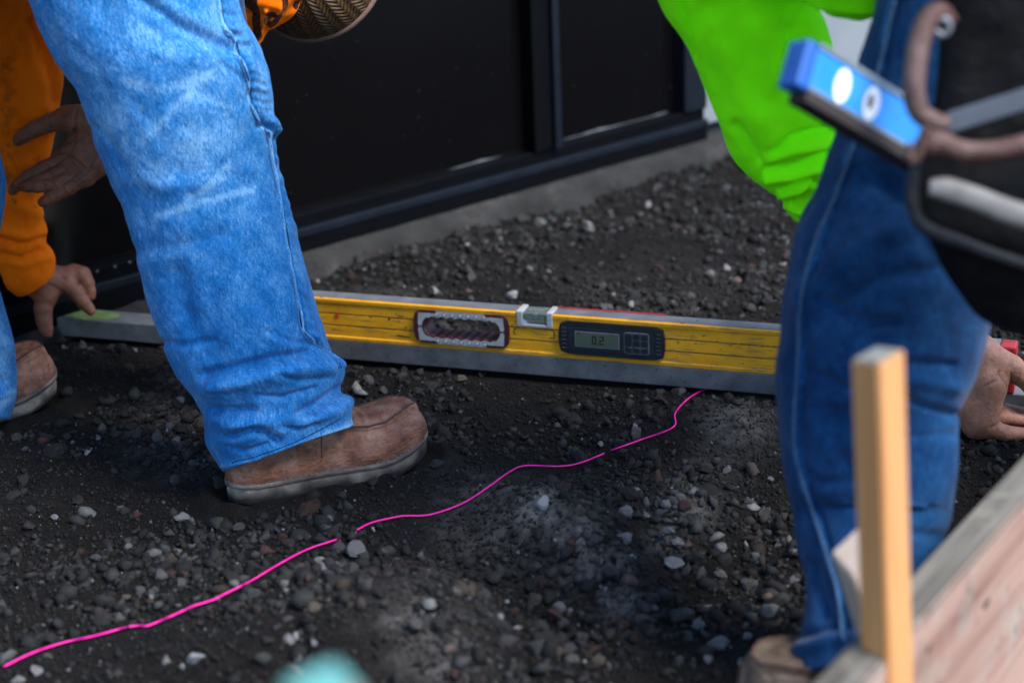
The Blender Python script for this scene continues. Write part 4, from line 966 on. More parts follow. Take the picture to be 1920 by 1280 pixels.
boot(pA, np.array([-.652, 2.640, -.003]), np.array([.80, .42, 0]), .285, M_LEATH, M_SOLE, M_WELT, .012)

# ---- the stooping worker in orange behind him
pB = thing('person', (-.42, 2.62, 0), 'stooping worker in an orange sweatshirt and straw hat, holding the straightedge end', 'person')
so_ = Acc()
ST_B = [(-150, -260, 130, -300, 2.74, .8), (-120, -120, 128, -140, 2.76, .8), (-85, 20, 122, 10, 2.77, .8), (-65, 90, 119, 85, 2.78, .8), (-50, 150, 119, 145, 2.785, .8), (-40, 205, 108, 205, 2.79, .85), (-28, 270, 97, 268, 2.795, .85), (-18, 340, 84, 338, 2.80, .9), (-12, 400, 77, 396, 2.805, .9), (-8, 445, 87, 432, 2.81, .9), (-4, 478, 86, 458, 2.815, .9), (0, 502, 97, 478, 2.82, .9), (10, 528, 101, 496, 2.825, .9), (26, 548, 100, 512, 2.83, .9)]
loft(so_, ST_B, 260, 120, [([(-5, 448), (30, 462), (60, 460), (86, 446)], 6, -.007), ([(-5, 435), (50, 446), (82, 436)], 8, .005), ([(0, 478), (40, 488), (84, 470)], 5, -.005), ([(0, 490), (45, 500), (92, 482)], 8, .0035), ([(20, 380), (70, 400)], 14, .004), ([(40, 60), (75, 160), (85, 240)], 14, .006), ([(65, 40), (95, 130), (100, 190)], 10, -.006), ([(10, 100), (30, 250), (50, 330)], 20, .005), ([(0, 330), (40, 360), (75, 350)], 10, -.004)],
     {'dark_marks': [([(25, 376), (28, 378)], 5, 1.3), ([(10, 120), (20, 330)], 26, .5), ([(60, 385), (64, 386)], 3, 1.)], 'print': [([(-300, -300), (-301, -300)], 2, 0)]}, [((18, 18, 12), .004, 3), ((60, 60, 40), .001, 7)], hem=True)  # small dark spots and a broad darker strip down the left side
ST_E = [(380, -230, 640, -260, 2.60, .6), (400, -140, 610, -160, 2.62, .6), (420, -60, 590, -66, 2.63, .6), (434, -2, 564, -6, 2.64, .6), (442, 24, 549, 24, 2.645, .6), (452, 44, 524, 44, 2.648, .6), (460, 58, 505, 56, 2.65, .6), (467, 70, 497, 68, 2.65, .6), (474, 80, 492, 78, 2.65, .6), (479, 87, 483, 87, 2.65, .6)]
loft(so_, ST_E, 160, 140, [([(480, 78), (492, 50), (498, 20)], 5, .006), ([(498, 55), (530, 35), (555, 5)], 6, -.006), ([(440, 24), (470, 28), (500, 26)], 4, -.004), ([(455, 30), (466, 60), (474, 84)], 5, .004), ([(505, 50), (528, 28)], 4, .004), ([(485, 5), (520, 12)], 12, .006)],
     {'print': [([(462, 2), (470, 10), (478, 16), (481, 40), (483, 66)], 9, 1.), ([(478, -30), (472, 0)], 12, 1.), ([(530, -20), (535, 4), (533, 22), (520, 38), (508, 50)], 6.5, 1.), ([(502, 30), (512, 26)], 6, .9), ([(500, 34), (501, 46)], 5, .9), ([(562, 2), (555, 14)], 5, 1.), ([(447, 20), (460, 55), (470, 78)], 3.0, .9)]}, [((22, 22, 16), .003, 9)])
sL = (PY(-150, -260, 2.74)+PY(130, -300, 2.74))/2; sR = (PY(380, -230, 2.60)+PY(640, -260, 2.60))/2; hip = np.array([-.44, 2.42, .84])
V, F = body_mesh([[W4(sL, .085), W4(up((sL+sR)/2, -.08, -.02, .10), .13)], [W4(sR, .07), W4(up((sL+sR)/2, .06, -.06, .12), .13)], [W4(up((sL+sR)/2, 0, -.05, .12), .14), W4(up(hip, 0, .03, .04), .16)]], .014, .06)
so_.add(V, F, V[:, :2], {}); so_.build('sweatshirt', M_ORANGE, pB)
bj = Acc()
loft(bj, [(240, -260, 400, -260, 2.52, .8), (270, 100, 440, 100, 2.58, .8), (330, 420, 470, 420, 2.60, .8), (395, 700, 500, 700, 2.58, .8), (410, 752, 500, 752, 2.57, .8)], 60, 40, hem=True)
loft(bj, [(300, -260, 430, -260, 2.50, .8), (320, 100, 470, 100, 2.60, .8), (420, 420, 525, 420, 2.66, .8), (505, 690, 590, 690, 2.66, .8), (510, 715, 592, 715, 2.66, .8)], 60, 40, hem=True)
V, F = body_mesh([[W4(PY(320, -250, 2.52), .10), W4(up(hip, -.05, 0, -.02), .14)], [W4(PY(370, -250, 2.50), .10), W4(up(hip, .05, 0, -.02), .14)]], .016, .05)
bj.add(V, F, V[:, :2], {}); bj.build('jeans', M_JEAN_B, pB)
for tx, ty in ((505, 775), (575, 735)):
    g_ = G(tx, ty); boot(pB, g_+np.array([.0, .05, 0]), np.array([.10, .5, 0]), .16, M_LEATH, M_SOLE, M_WELT, .01, False)
# hands
fr1 = PixFrame(120, 290, 2.73)
h1 = hand(fr1, [[(128, 222, 2, 24), (98, 231, 8, 17.5), (62, 246, 8, 15), (46, 256, 6, 13.5), (35, 264, 4, 10.5)],
                [(118, 298, -8, 16), (80, 316, -2, 14), (52, 332, 0, 12.5), (32, 347, -4, 11), (22, 357, -8, 9)],
                [(128, 314, 0, 15), (96, 331, 8, 13), (66, 343, 9, 12), (46, 349, 7, 10)],
                [(140, 330, 6, 15), (106, 347, 15, 13), (74, 351, 17, 12), (56, 351, 15, 11), (46, 351, 12, 9)],
                [(160, 334, 10, 15), (132, 355, 15, 13), (106, 369, 15, 11.5), (90, 376, 13, 10.5), (82, 380, 11, 9)]],
          [[(200, 236, -8, 36), (150, 272, -6, 26), (116, 297, -6, 17)], [(200, 244, -8, 36), (155, 285, -3, 26), (128, 315, 0, 17)], [(204, 250, -6, 36), (165, 298, 0, 26), (144, 330, 5, 16)], [(210, 258, -4, 36), (182, 305, 2, 26), (164, 334, 8, 17)],
           [(190, 226, 0, 34), (146, 226, 10, 27), (126, 224, 8, 23)], [(205, 240, -10, 40), (300, 140, -14, 44), (420, 50, -16, 50)]],
          9, 7, (-2, 40, -90), (470, 415, 75), 1.6,
          [([(104, 262), (118, 274), (138, 266), (149, 244), (152, 205)], 2.6, 2.6), ([(112, 288), (140, 296), (165, 318)], 2.2, 1.6), ([(122, 300), (140, 284), (150, 250)], 2.2, 1.4), ([(98, 220), (100, 243)], 2.0, 1.4), ([(66, 238), (69, 258)], 1.8, 1.1), ([(92, 310), (100, 326)], 1.8, 1.3), ([(60, 320), (66, 338)], 1.6, 1.2), ([(86, 338), (92, 360)], 1.6, 1.2), ([(104, 338), (112, 358)], 1.6, 1.2), ([(124, 350), (132, 368)], 1.6, 1.3), ([(104, 362), (110, 380)], 1.5, 1.1), ([(146, 340), (154, 352)], 1.8, 1.3), ([(150, 340), (175, 322), (190, 290)], 2.5, 1.4), ([(120, 310), (130, 322)], 2, 1.3)])
fr2 = PixFrame(110, 560, 2.865)
h2 = hand(fr2, [[(126, 515, -12, 17), (146, 514, -16, 15), (159, 530, -18, 12.5), (164, 545, -20, 11), (166, 554, -20, 9)],
                [(122, 532, -2, 18), (140, 546, -4, 15), (155, 566, -6, 12.5), (164, 577, -8, 10.5), (169, 583, -8, 9)],
                [(90, 548, 10, 20), (84, 578, 14, 17), (86, 602, 14, 15), (89, 616, 12, 12.5), (91, 625, 11, 10)],
                [(132, 508, -24, 15), (150, 512, -30, 13), (160, 530, -32, 11)]],
          [[(52, 500, -4, 31), (84, 522, 0, 28), (124, 518, -10, 18)], [(52, 505, 0, 31), (88, 532, 4, 27), (122, 532, -2, 19)], [(54, 512, 2, 29), (78, 538, 8, 25), (90, 556, 11, 20)], [(50, 500, -2, 32), (30, 420, 0, 34)]],
          9, 6, (-10, 395, -80), (195, 645, 60), 1.7, [([(120, 520), (128, 526)], 3, 1.2), ([(150, 556), (160, 552)], 2, 1.), ([(100, 535), (122, 548)], 4, 1.2), ([(76, 590), (96, 588)], 1.8, 1.)])
V, F = body_mesh([[W4((sL+sR)/2+np.array([0, -.05, .12]), .10), W4(hip, .12)], [W4(sL, .06), W4(PY(20, 100, 2.78), .045), W4(PY(35, 440, 2.81), .026)], [W4(sR, .06), W4(PY(470, 20, 2.68), .034)], [W4(up((sL+sR)/2, .08, 0, .10), .06), W4(PY(590, -70, 2.84), .075)]], .014, .04)
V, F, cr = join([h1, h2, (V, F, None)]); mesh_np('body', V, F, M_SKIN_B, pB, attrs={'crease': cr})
# straw hat
t = NT('woven_straw'); uv = t.n('ShaderNodeTexCoord').outputs['UV']; sp_ = t.n('ShaderNodeSeparateXYZ'); t.l(uv, sp_.inputs[0])
zig = t.math('PINGPONG', t.math('MULTIPLY', sp_.outputs[0], 44.0), 1.0)
ph_ = t.math('ADD', t.math('MULTIPLY', sp_.outputs[1], 20.0), t.math('MULTIPLY', zig, 1.5)); sw = t.math('PINGPONG', ph_, .5)
cr_ = t.math('PINGPONG', t.math('MULTIPLY', sp_.outputs[0], 44.0), .5)
ht = t.math('MULTIPLY', t.math('POWER', t.math('MULTIPLY', sw, 2.0), .6), t.math('ADD', t.math('MULTIPLY', cr_, 1.2), .3))
vn = t.noise(uv, 40, 3); c = t.mix(t.mr(vn, .35, .65), (.105, .046, .006), (.20, .095, .015)); c = t.mix(t.mr(ht, .05, .5), (.022, .011, .003), c)
t.col(c); t.rough(.6); t.bump(ht, .9, .004); M_STRAW = t.m
HC = PixFrame(592, -52, 2.80); HRr = 131
nn = nrm([.30, .22, -.93]); e1 = nrm(np.cross(nn, [0, 1, 0])); e2 = np.cross(nn, e1)
V, U, F = [], [], []; na, nr_ = 96, 40
for i in range(nr_+1):
    a = (math.pi/2+.10)*i/nr_
    for j in range(na+1):
        q = 2*math.pi*j/na; d = -nn*math.cos(a)+(e1*math.cos(q)+e2*math.sin(q))*math.sin(a); V.append(np.array([592, -52, 0])+d*HRr); U.append((q/(2*math.pi)*1.0, i/nr_))
for i in range(nr_):
    for j in range(na): b_ = i*(na+1)+j; F.append((b_, b_+1, b_+na+2, b_+na+1))
Vw = HC.w(np.array(V)); nV = len(Vw); Vi = HC.w((np.array(V)-np.array([592, -52, 0]))*.965+np.array([592, -52, 0]))
F2 = F+[(f[3]+nV, f[2]+nV, f[1]+nV, f[0]+nV) for f in F]
hat = mesh_np('straw_hat', np.concatenate([Vw, Vi]), F2, M_STRAW, pB, uv=np.concatenate([U, U]))
rim = [HC.w(np.array([592, -52, 0])+HRr*.985*(-nn*math.cos(math.pi/2+.10)+(e1*math.cos(q)+e2*math.sin(q))*math.sin(math.pi/2+.10))) for q in np.linspace(0, 2*math.pi, 97)]
tube('brim_trim', np.array(rim), .0052, plain('hat_binding', (.26, .145, .115), .85, .2, 200), hat, 10)

# ---- the worker in lime on the right
pC = thing('person', (.40, 1.78, 0), 'bending worker in a lime green high visibility shirt and dark blue jeans', 'person')
cj = Acc()
ST_C = [(1700, -420, 2060, -420, 1.90, .8), (1690, -330, 2040, -330, 1.90, .8), (1668, -150, 2000, -150, 1.885, .8), (1650, 0, 1965, 0, 1.875, .8), (1622, 90, 1942, 110, 1.87, .8), (1588, 195, 1928, 220, 1.865, .8), (1560, 285, 1912, 310, 1.86, .8), (1530, 372, 1900, 400, 1.855, .82), (1496, 440, 1884, 475, 1.85, .85), (1477, 515, 1868, 545, 1.845, .85), (1464, 605, 1850, 605, 1.84, .85), (1451, 690, 1828, 675, 1.83, .85), (1453, 770, 1796, 765, 1.82, .85), (1467, 870, 1789, 865, 1.80, .85), (1488, 960, 1781, 960, 1.785, .85), (1503, 1060, 1762, 1055, 1.745, .85), (1506, 1150, 1742, 1150, 1.705, .9), (1495, 1212, 1728, 1222, 1.68, .95), (1500, 1268, 1722, 1292, 1.655, .95)]
SEAM_C = [(1680, 0), (1650, 120), (1612, 240), (1562, 380), (1530, 450), (1502, 560), (1498, 650), (1491, 760), (1491, 840), (1505, 900), (1538, 1000), (1570, 1110), (1580, 1200)]
bC = [(SEAM_C, 4, .0035), ([(q[0]+10, q[1]) for q in SEAM_C], 6, -.0045), ([(1500, 560), (1600, 470), (1750, 400)], 22, .006), ([(1530, 600), (1650, 520), (1800, 500)], 16, -.005), ([(1690, 680), (1790, 684)], 7, -.009), ([(1540, 560), (1600, 600), (1680, 610)], 12, -.007), ([(1520, 700), (1580, 730), (1640, 720)], 12, -.006), ([(1500, 880), (1540, 905), (1600, 900)], 9, -.006), ([(1620, 1000), (1700, 990), (1760, 1005)], 10, -.007), ([(1690, 745), (1740, 765), (1790, 775)], 7, -.010), ([(1695, 715), (1790, 725)], 12, .005), ([(1700, 820), (1780, 815)], 9, -.004),
      ([(1560, 820), (1600, 880)], 14, -.004), ([(1600, 300), (1700, 380), (1750, 470)], 20, -.006), ([(1580, 300), (1660, 290)], 16, .005), ([(1500, 1190), (1540, 1175), (1600, 1170)], 9, -.006), ([(1500, 1215), (1560, 1195), (1620, 1200)], 14, .006), ([(1520, 1060), (1545, 1150)], 14, -.006), ([(1560, 1040), (1590, 1130)], 16, .005)]
gC = loft(cj, ST_C, 380, 280, bC, {'fade_shading': [(SEAM_C, 6, .25), ([(1700, 860), (1760, 1000)], 60, .25), ([(1600, 620), (1640, 720)], 70, .12), ([(1740, 700), (1760, 800)], 40, .18)]}, [((13, 13, 9), .005, 2), ((40, 40, 26), .0014, 5)], hem=True)  # pale patches low on the right paint light into the denim
loft(cj, [(2080, -420, 2400, -420, 2.15, .8), (2110, 100, 2380, 100, 2.2, .8), (2120, 500, 2370, 500, 2.2, .8), (2130, 800, 2340, 800, 2.2, .8), (2140, 880, 2320, 890, 2.2, .8)], 60, 50, hem=True)
cp = PY(2040, -520, 2.0); cp = np.array([.66, 1.98, .86])
V, F = body_mesh([[W4((PY(1700, -420, 1.9)+PY(2060, -420, 1.9))/2, .10), W4(up(cp, -.06, -.04, -.05), .15)], [W4((PY(2080, -420, 2.15)+PY(2400, -420, 2.15))/2, .09), W4(up(cp, .05, .06, -.05), .15)], [W4(up(cp, -.04, 0, 0), .15), W4(up(cp, .04, .02, .03), .15)]], .014, .05)
cj.add(V, F, V[:, :2], {}); jC = cj.build('jeans', M_JEAN_C, pC)
tube('side_seam', surf_line(gC, SEAM_C, 12), .0013, M_SEAM_C, jC, 6)
cs = Acc()
ST_S = [(1120, -330, 1480, -420, 2.10, .7), (1180, -140, 1505, -190, 2.12, .7), (1229, -6, 1520, -30, 2.14, .7), (1266, 64, 1545, 45, 2.15, .7), (1302, 130, 1568, 118, 2.16, .7), (1336, 215, 1585, 195, 2.17, .7), (1362, 276, 1582, 258, 2.18, .7), (1398, 327, 1570, 305, 2.19, .7), (1432, 358, 1556, 335, 2.20, .7), (1460, 378, 1548, 356, 2.205, .7), (1466, 386, 1544, 374, 2.21, .7), (1474, 396, 1540, 390, 2.215, .7), (1486, 404, 1532, 404, 2.22, .7)]
loft(cs, ST_S, 240, 160, [([(1452, 282), (1478, 262), (1520, 250), (1560, 244)], 8, -.009), ([(1440, 296), (1490, 280), (1560, 268)], 12, .008), ([(1438, 320), (1470, 319), (1500, 311), (1552, 287)], 7, -.010), ([(1440, 336), (1490, 330), (1545, 310)], 9, .008), ([(1462, 361), (1490, 350), (1522, 336)], 5, -.009), ([(1460, 372), (1500, 360), (1530, 350)], 5, .005), ([(1485, 385), (1510, 362), (1530, 345)], 4, -.006),
      ([(1340, 60), (1400, 200), (1450, 260)], 26, .006), ([(1272, 0), (1290, 60), (1300, 110)], 4, -.004), ([(1280, 0), (1297, 60), (1307, 110)], 4, .003), ([(1480, 60), (1500, 160), (1540, 220)], 16, -.007), ([(1380, 240), (1420, 300)], 12, -.005), ([(1420, 60), (1460, 150)], 26, .006), ([(1465, 388), (1500, 398), (1530, 400)], 4, .004)], {'dark_marks': [([(-300, -300), (-301, -301)], 2, 0)]}, [((13, 13, 10), .006, 11), ((45, 45, 30), .0012, 3)], hem=True)
loft(cs, [(1455, -200, 1480, -10, 2.06, .8), (1500, -210, 1515, 4, 2.05, .8), (1560, -220, 1562, 30, 2.04, .8), (1620, -220, 1622, 30, 2.03, .8), (1680, -230, 1680, 4, 2.02, .8), (1740, -240, 1730, -30, 2.0, .8)], 80, 60, [([(1500, 5), (1560, 20), (1640, 16)], 6, .004)], None, [((16, 16, 12), .006, 8)])
shC = PY(1300, -380, 2.10); shN = PY(1500, -520, 1.95)
V, F = body_mesh([[W4(PY(1310, -350, 2.10), .095), W4(up(shC, .06, .0, .10), .12)], [W4(up(shC, .08, -.04, .10), .14), W4(up(cp, -.06, 0, .05), .165)], [W4(up(shC, .05, -.2, .12), .09), W4(up(shC, -.08, -.26, -.02), .07)]], .015, .06)
cs.add(V, F, V[:, :2], {}); cs.build('shirt', M_LIME, pC)
boot(pC, np.array([.205, 1.655, -.006]), np.array([-.93, -.36, 0]), .285, M_LEATH_C, M_SOLE, M_WELT, .02)
g_ = G(2230, 960); boot(pC, np.array([.62, 2.16, 0]), np.array([-.96, .1, 0]), .285, M_LEATH_C, M_SOLE, M_WELT, .02)
fr3 = PixFrame(1850, 740, 2.39)
h3 = hand(fr3, [[(1858, 674, 6, 30), (1895, 690, 4, 25), (1925, 712, 0, 19), (1946, 740, -6, 16), (1958, 765, -10, 13)],
                [(1845, 800, 4, 20), (1885, 812, 6, 15.5), (1925, 815, 2, 13), (1958, 812, -6, 11)],
                [(1850, 786, -18, 17), (1890, 784, -20, 13), (1930, 790, -24, 12), (1955, 794, -28, 11)],
                [(1850, 760, -30, 18), (1890, 770, -34, 14), (1935, 778, -38, 12)]],
          [[(1830, 660, 0, 38), (1846, 720, 4, 40), (1838, 786, 2, 34)], [(1815, 690, -10, 36), (1822, 760, -8, 36), (1832, 796, -4, 28)], [(1838, 664, 2, 34), (1868, 690, 6, 28)], [(1832, 668, -4, 36), (1740, 570, -20, 38), (1600, 440, -40, 44), (1530, 380, -50, 46)]],
          10, 8, (1480, 320, -115), (1985, 850, 60), 2.2, [([(1838, 722), (1858, 712), (1864, 695)], 3, 2.0), ([(1850, 800), (1872, 790), (1880, 770)], 3, 1.6), ([(1888, 700), (1892, 715)], 2.4, 1.4), ([(1906, 700), (1900, 720)], 2.0, 1.2), ([(1862, 812), (1866, 796)], 2.4, 1.3), ([(1862, 700), (1885, 728)], 4, 1.6)])
V, F = body_mesh([[W4(up(shC, .08, -.04, .12), .11), W4(up(cp, -.06, 0, .04), .13)], [W4(up(shC, .05, -.08, .14), .06), W4(up(shC, -.08, -.1, .12), .065), W4(up(shC, -.16, -.1, .10), .09)], [W4(PY(1310, -340, 2.10), .06), W4(PY(1480, 280, 2.19), .036)], [W4(up(shC, .05, -.2, .12), .06), W4(up(shC, -.08, -.26, -.02), .05), W4(up(shC, -.30, -.22, .0), .038)]], .015, .04)
V, F, cr = join([h3, (V, F, None)]); mesh_np('body', V, F, M_SKIN_C, pC, attrs={'crease': cr})

# =================================================================== TOOL POUCH AND TOOLS
M_PLEATH = leather('pouch_leather', (.0035, .0035, .0042), (.007, .007, .009), (.002, .002, .0025)); M_PLEATH.node_tree.nodes['Principled BSDF'].inputs['Specular IOR Level'].default_value = .12
M_PRIM = leather('pouch_rim', (.115, .048, .034), (.22, .13, .115), (.10, .022, .022))
M_PRIM2 = leather('pouch_binding', (.016, .016, .020), (.028, .028, .034), (.008, .008, .010))
po = thing('tool_pouch', PY(1900, 500, 1.66), 'black leather tool pouch with worn brown rims hanging at the hip', 'tool pouch')
pa = Acc(); loft(pa, [(1800, -420, 2060, -420, 1.70, .3), (1775, -200, 2070, -200, 1.69, .3), (1765, -40, 2075, -40, 1.685, .3), (1762, 90, 2080, 90, 1.68, .28), (1752, 180, 2085, 190, 1.675, .28), (1736, 260, 2090, 280, 1.67, .28), (1728, 330, 2090, 360, 1.665, .3), (1728, 400, 2090, 440, 1.66, .33), (1742, 450, 2086, 500, 1.66, .35), (1772, 510, 2078, 570, 1.66, .35), (1808, 562, 2062, 625, 1.66, .33), (1855, 602, 2040, 660, 1.66, .3), (1905, 622, 2010, 676, 1.66, .2), (1945, 632, 1985, 680, 1.66, .1)], 160, 120,
    [([(1740, 428), (1830, 462), (1940, 500)], 12, .006), ([(1760, 400), (1850, 432), (1940, 462)], 14, -.012), ([(1850, 540), (1900, 600)], 20, .006)], None, [((12, 12, 12), .004, 3)])
pa.build('pouch_body', M_PLEATH, po)
pk_ = Acc(); loft(pk_, [(1712, 290, 2100, 300, 1.635, .16), (1708, 350, 2100, 370, 1.63, .2), (1716, 410, 2098, 440, 1.625, .22), (1745, 440, 2095, 480, 1.625, .22), (1775, 505, 2085, 560, 1.635, .2), (1812, 560, 2062, 620, 1.64, .16)], 60, 100, [([(1720, 420), (1760, 444), (1830, 470), (1940, 505)], 7, .005)], None, [((12, 12, 12), .003, 5)])
pk_.build('outer_pocket', M_PLEATH, po)
def ptube(name, pts, Y, rpx, mat, parent, flat=1.0):
    Ys = np.broadcast_to(np.asarray(Y, float), (len(pts),)); P_ = smooth_path([PY(x, y, yy) for (x, y), yy in zip(pts, Ys)], 8); k = 1.85/FPX
    rr_px = np.interp(np.linspace(0, 1, len(P_)), np.linspace(0, 1, len(np.atleast_1d(rpx))), np.atleast_1d(rpx)); return tube(name, P_, rr_px*k, mat, parent, 14, flat, FW)
ptube('rim', [(1785, 40), (1762, 22), (1738, 40), (1722, 90), (1714, 150), (1716, 190), (1728, 215), (1752, 228), (1776, 234)], [1.635, 1.63, 1.62, 1.61, 1.60, 1.60, 1.60, 1.60, 1.60], [12, 17, 18, 19, 19, 19, 18, 17, 14], M_PRIM, po)
ptube('rim', [(1722, 284), (1738, 272), (1762, 268), (1800, 282), (1850, 284), (1900, 276), (1980, 258), (2060, 235)], 1.585, [14, 22, 20, 17, 18, 18, 18], M_PRIM, po)
ptube('binding', [(1722, 290), (1713, 330), (1710, 375), (1720, 412), (1750, 434), (1800, 452), (1860, 475), (1960, 508)], 1.60, [10, 12, 12, 12, 11, 10, 9], M_PRIM2, po)
ptube('loop', [(1738, 240), (1730, 262), (1722, 290), (1712, 300), (1704, 290), (1708, 270)], 1.578, [9, 9, 8, 7], M_PRIM, po)
ptube('hook_ring', [(1752, 44), (1772, 36), (1780, 52), (1768, 66), (1752, 58)], 1.622, [5, 6, 6, 5], M_GREYTOP, po)
# blue torpedo level sticking out of it
e0 = PY(1497, 112, 1.60); e1_ = PY(1745, 262, 1.66); tx = nrm(e1_-e0); tz = nrm(UP-tx*(UP@tx)); tz = nrm(tz+.30*tx); tz = nrm(tz-tx*(tz@tx)); ty = np.cross(tz, tx); ty *= np.sign(ty@FW)
def TL(s, b, h): return e0+tx*s+ty*b+tz*h
M_BLUE = plain('blue_anodised', (.010, .20, .62), .35, .12, 30, bump=.05); M_BLUE2 = plain('blue_end_cap', (.008, .12, .50), .5, .12, 30)
M_SLEV = plain('level_edge_metal', (.32, .36, .40), .35, .15, 30, .5); M_BROWN = plain('dark_edge', (.030, .018, .016), .5, .3, 40); M_WHITE = plain('white_print', (.80, .80, .84), .5, .03, 30, bump=0)
Lt = np.linalg.norm(e1_-e0)
tl = thing('torpedo_level', TL(Lt/2, .01, -.02), 'blue torpedo level with white oval marks sticking out of the pouch', 'torpedo level')
fbox('body', TL, .018, Lt, 0, .020, -.0185, .0185, M_BLUE, tl, .001)
fbox('end_cap', TL, .003, .0178, -.002, .022, -.021, .021, M_BLUE2, tl, .003)
fbox('top_edge', TL, .018, Lt, -.0015, .0215, .0187, .0235, M_SLEV, tl, .0006); fbox('bottom_edge', TL, .018, Lt, -.0015, .0215, -.0290, -.0187, M_BROWN, tl, .0006)
fbox('bottom_trim', TL, .018, Lt, -.0018, .0, -.0186, -.0155, M_SLEV, tl)
for sc_, hole in ((.052, False), (.088, True)):
    u = np.linspace(0, 2*np.pi, 40, endpoint=False); 
    mesh_np('oval_mark', [TL(sc_+.0085*math.cos(q), -.0006, .0150*math.sin(q)) for q in u], [tuple(range(40))], M_WHITE, tl, smooth=False)
    if hole: mesh_np('oval_mark', [TL(sc_-.002+.0036*math.cos(q), -.0009, .001+.0075*math.sin(q)) for q in u], [tuple(range(40))], M_BROWN, tl, smooth=False)
# flat steel bar and pale handle in the pockets
def quadbar(name, px4, Y, th, mat, label, cat, bev=.001):
    P_ = [PY(x, y, Y) for x, y in px4]; Q_ = [p+FW*th for p in P_]; bm = bmesh.new(); box8(bm, [P_[3], P_[2], Q_[2], Q_[3], P_[0], P_[1], Q_[1], Q_[0]], bev); return tag(bm_obj(name, bm, mat), label, cat)
quadbar('square_blade', [(1774, 212), (2040, 128), (2040, 170), (1780, 250)], 1.60, .004, plain('dull_steel', (.20, .22, .27), .45, .12, 40, .5), 'dull grey steel blade lying across the pouch mouth', 'blade')
ph = ptube('hand_tool', [(1742, 352), (1775, 355), (1830, 372), (1880, 392), (1960, 418), (2040, 440)], 1.575, [13, 20, 20, 21, 22, 22], plain('pale_handle', (.15, .142, .135), .6, .5, 22), None, .5)
tag(ph, 'pale grey tool handle sticking out of the outer pouch pocket', 'tool')

# =================================================================== FORMWORK
def local_box(name, L, Wd, H, M, mats, label=None, cat=None, parent=None, top=0, bev=.0015, rough=0.0, cut=0):
    """box with its own axes (x along the grain); M is its world matrix"""
    bm = bmesh.new(); nx_ = max(2, int(L/.02)); bmesh.ops.create_cube(bm, size=1.0)
    for v_ in bm.verts: v_.co = Vector((v_.co.x*L, v_.co.y*Wd, v_.co.z*H))
    bmesh.ops.bevel(bm, geom=bm.edges[:], offset=bev, segments=2, affect='EDGES')
    me = bpy.data.meshes.new(name); bm.to_mesh(me); bm.free()
    for m_ in mats: me.materials.append(m_)
    if len(mats) > 1:
        for p in me.polygons:
            if p.normal[top] > .5: p.material_index = 1
    o = bpy.data.objects.new(name, me); COL.objects.link(o); o.matrix_world = M
    if label: tag(o, label, cat)
    return o
def mat4(x, y, z, o): return Matrix(((x[0], y[0], z[0], o[0]), (x[1], y[1], z[1], o[1]), (x[2], y[2], z[2], o[2]), (0, 0, 0, 1)))
M_FORM = wood('form_face', (.28, .135, .10), (.58, .37, .29), 0, .6, .8, [(16, .54, (.52, .45, .36), .8), (30, .58, (.13, .11, .10), .7), (6, .52, (.58, .30, .27), .5)])
M_FORMT = wood('form_top', (.085, .074, .060), (.24, .22, .185), 0, 1.4, .85, [(20, .58, (.42, .38, .31), .5)])
M_STAKE = wood('stake_wood', (.62, .185, .038), (.88, .43, .165), 0, .7, .65)
M_STAKET = plain('stake_end_grain', (.30, .30, .27), .9, .25, 150, bump=.5, bscale=900)
M_STAKE2 = wood('pale_stake_wood', (.50, .36, .28), (.68, .54, .45), 0, .7, .7)
q0 = G(1520, 1280, .235); fd_ = nrm(np.array([.544, .839, 0])); fn_ = np.array([fd_[1], -fd_[0], 0])
ctr = q0+fd_*.30+fn_*.019; ctr[2] = .105
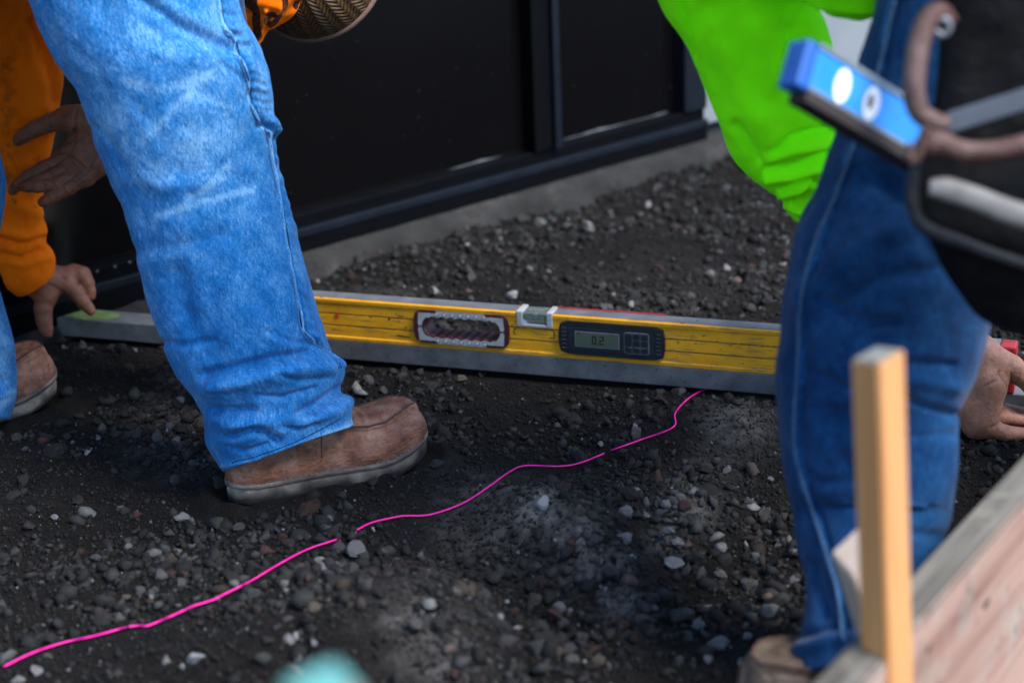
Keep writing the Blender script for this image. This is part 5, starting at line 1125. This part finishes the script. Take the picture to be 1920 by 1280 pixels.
fb_ = local_box('form_board', 1.5, .038, .260, mat4(fd_, fn_, [0, 0, 1.], ctr) if np.cross(fd_, fn_)[2] > 0 else mat4(fd_, -fn_, [0, 0, 1.], ctr), [M_FORM, M_FORMT], 'timber form board with weathered grey top and pinkish face, set on edge', 'board', top=2, bev=.003)
# knots and a nail in the board
fs = fn_*.0203
for a, z, rx_, rz_ in ((.30, .175, .010, .004), (.20, .125, .007, .005), (.155, .20, .006, .004)):
    V = []; n = 18
    for q in np.linspace(0, 2*np.pi, n, endpoint=False): p = q0+fd_*(a+rx_*math.cos(q))+fn_*.0383; p[2] = z+rz_*math.sin(q)*(1+.2*math.sin(3*q)); V.append(p)
    mesh_np('knot', V, [tuple(range(n))], plain('knot_wood', (.13, .07, .05), .8, .3, 90), fb_).matrix_parent_inverse = fb_.matrix_world.inverted()
def stake(name, top, bot, side, yaw_px, mats, label, slant=0.0, grp=None):
    z_ = nrm(np.asarray(top)-np.asarray(bot)); L_ = np.linalg.norm(np.asarray(top)-np.asarray(bot)); a = R(yaw_px); h_ = np.array([math.cos(a), math.sin(a), 0]); x2 = nrm(h_-z_*(h_@z_)); y2 = np.cross(z_, x2)
    o = local_box(name, L_, side, side, mat4(z_, x2, y2, (np.asarray(top)+np.asarray(bot))/2), mats, label, 'stake', top=0, bev=.0018)
    if slant:
        for v_ in o.data.vertices:
            if v_.co.x > 0: v_.co.x += slant[0]*v_.co.y+slant[1]*v_.co.z
    return o
# near corner edge runs (1643,683) -> (1662,1280); the centre of the square lies behind it
yaw = 36.0
ct = PY(1646, 664, 1.41); cbm = PY(1676, 1640, 1.395)
stake('wooden_stake', ct, cbm, .0298, yaw, [M_STAKE, M_STAKET], 'tall square wooden stake standing in front of the form board', (.12, -.12))
stake('wooden_stake', PY(1606, 1032, 1.51), PY(1716, 1400, 1.54), .033, 20, [M_STAKE2, M_STAKE2], 'short pale stake leaning behind the tall stake', (.35, .3))
M_MINT = plain('mint_paint', (.16, .47, .43), .6, .25, 25)
mt = PY(603, 1282, .74); stake('wooden_stake', mt, np.array([mt[0]+.01, mt[1]-.01, -.12]), .027, 30, [M_STAKE2, M_MINT], 'blurred stake with a mint green painted top close to the camera', (.1, .1))
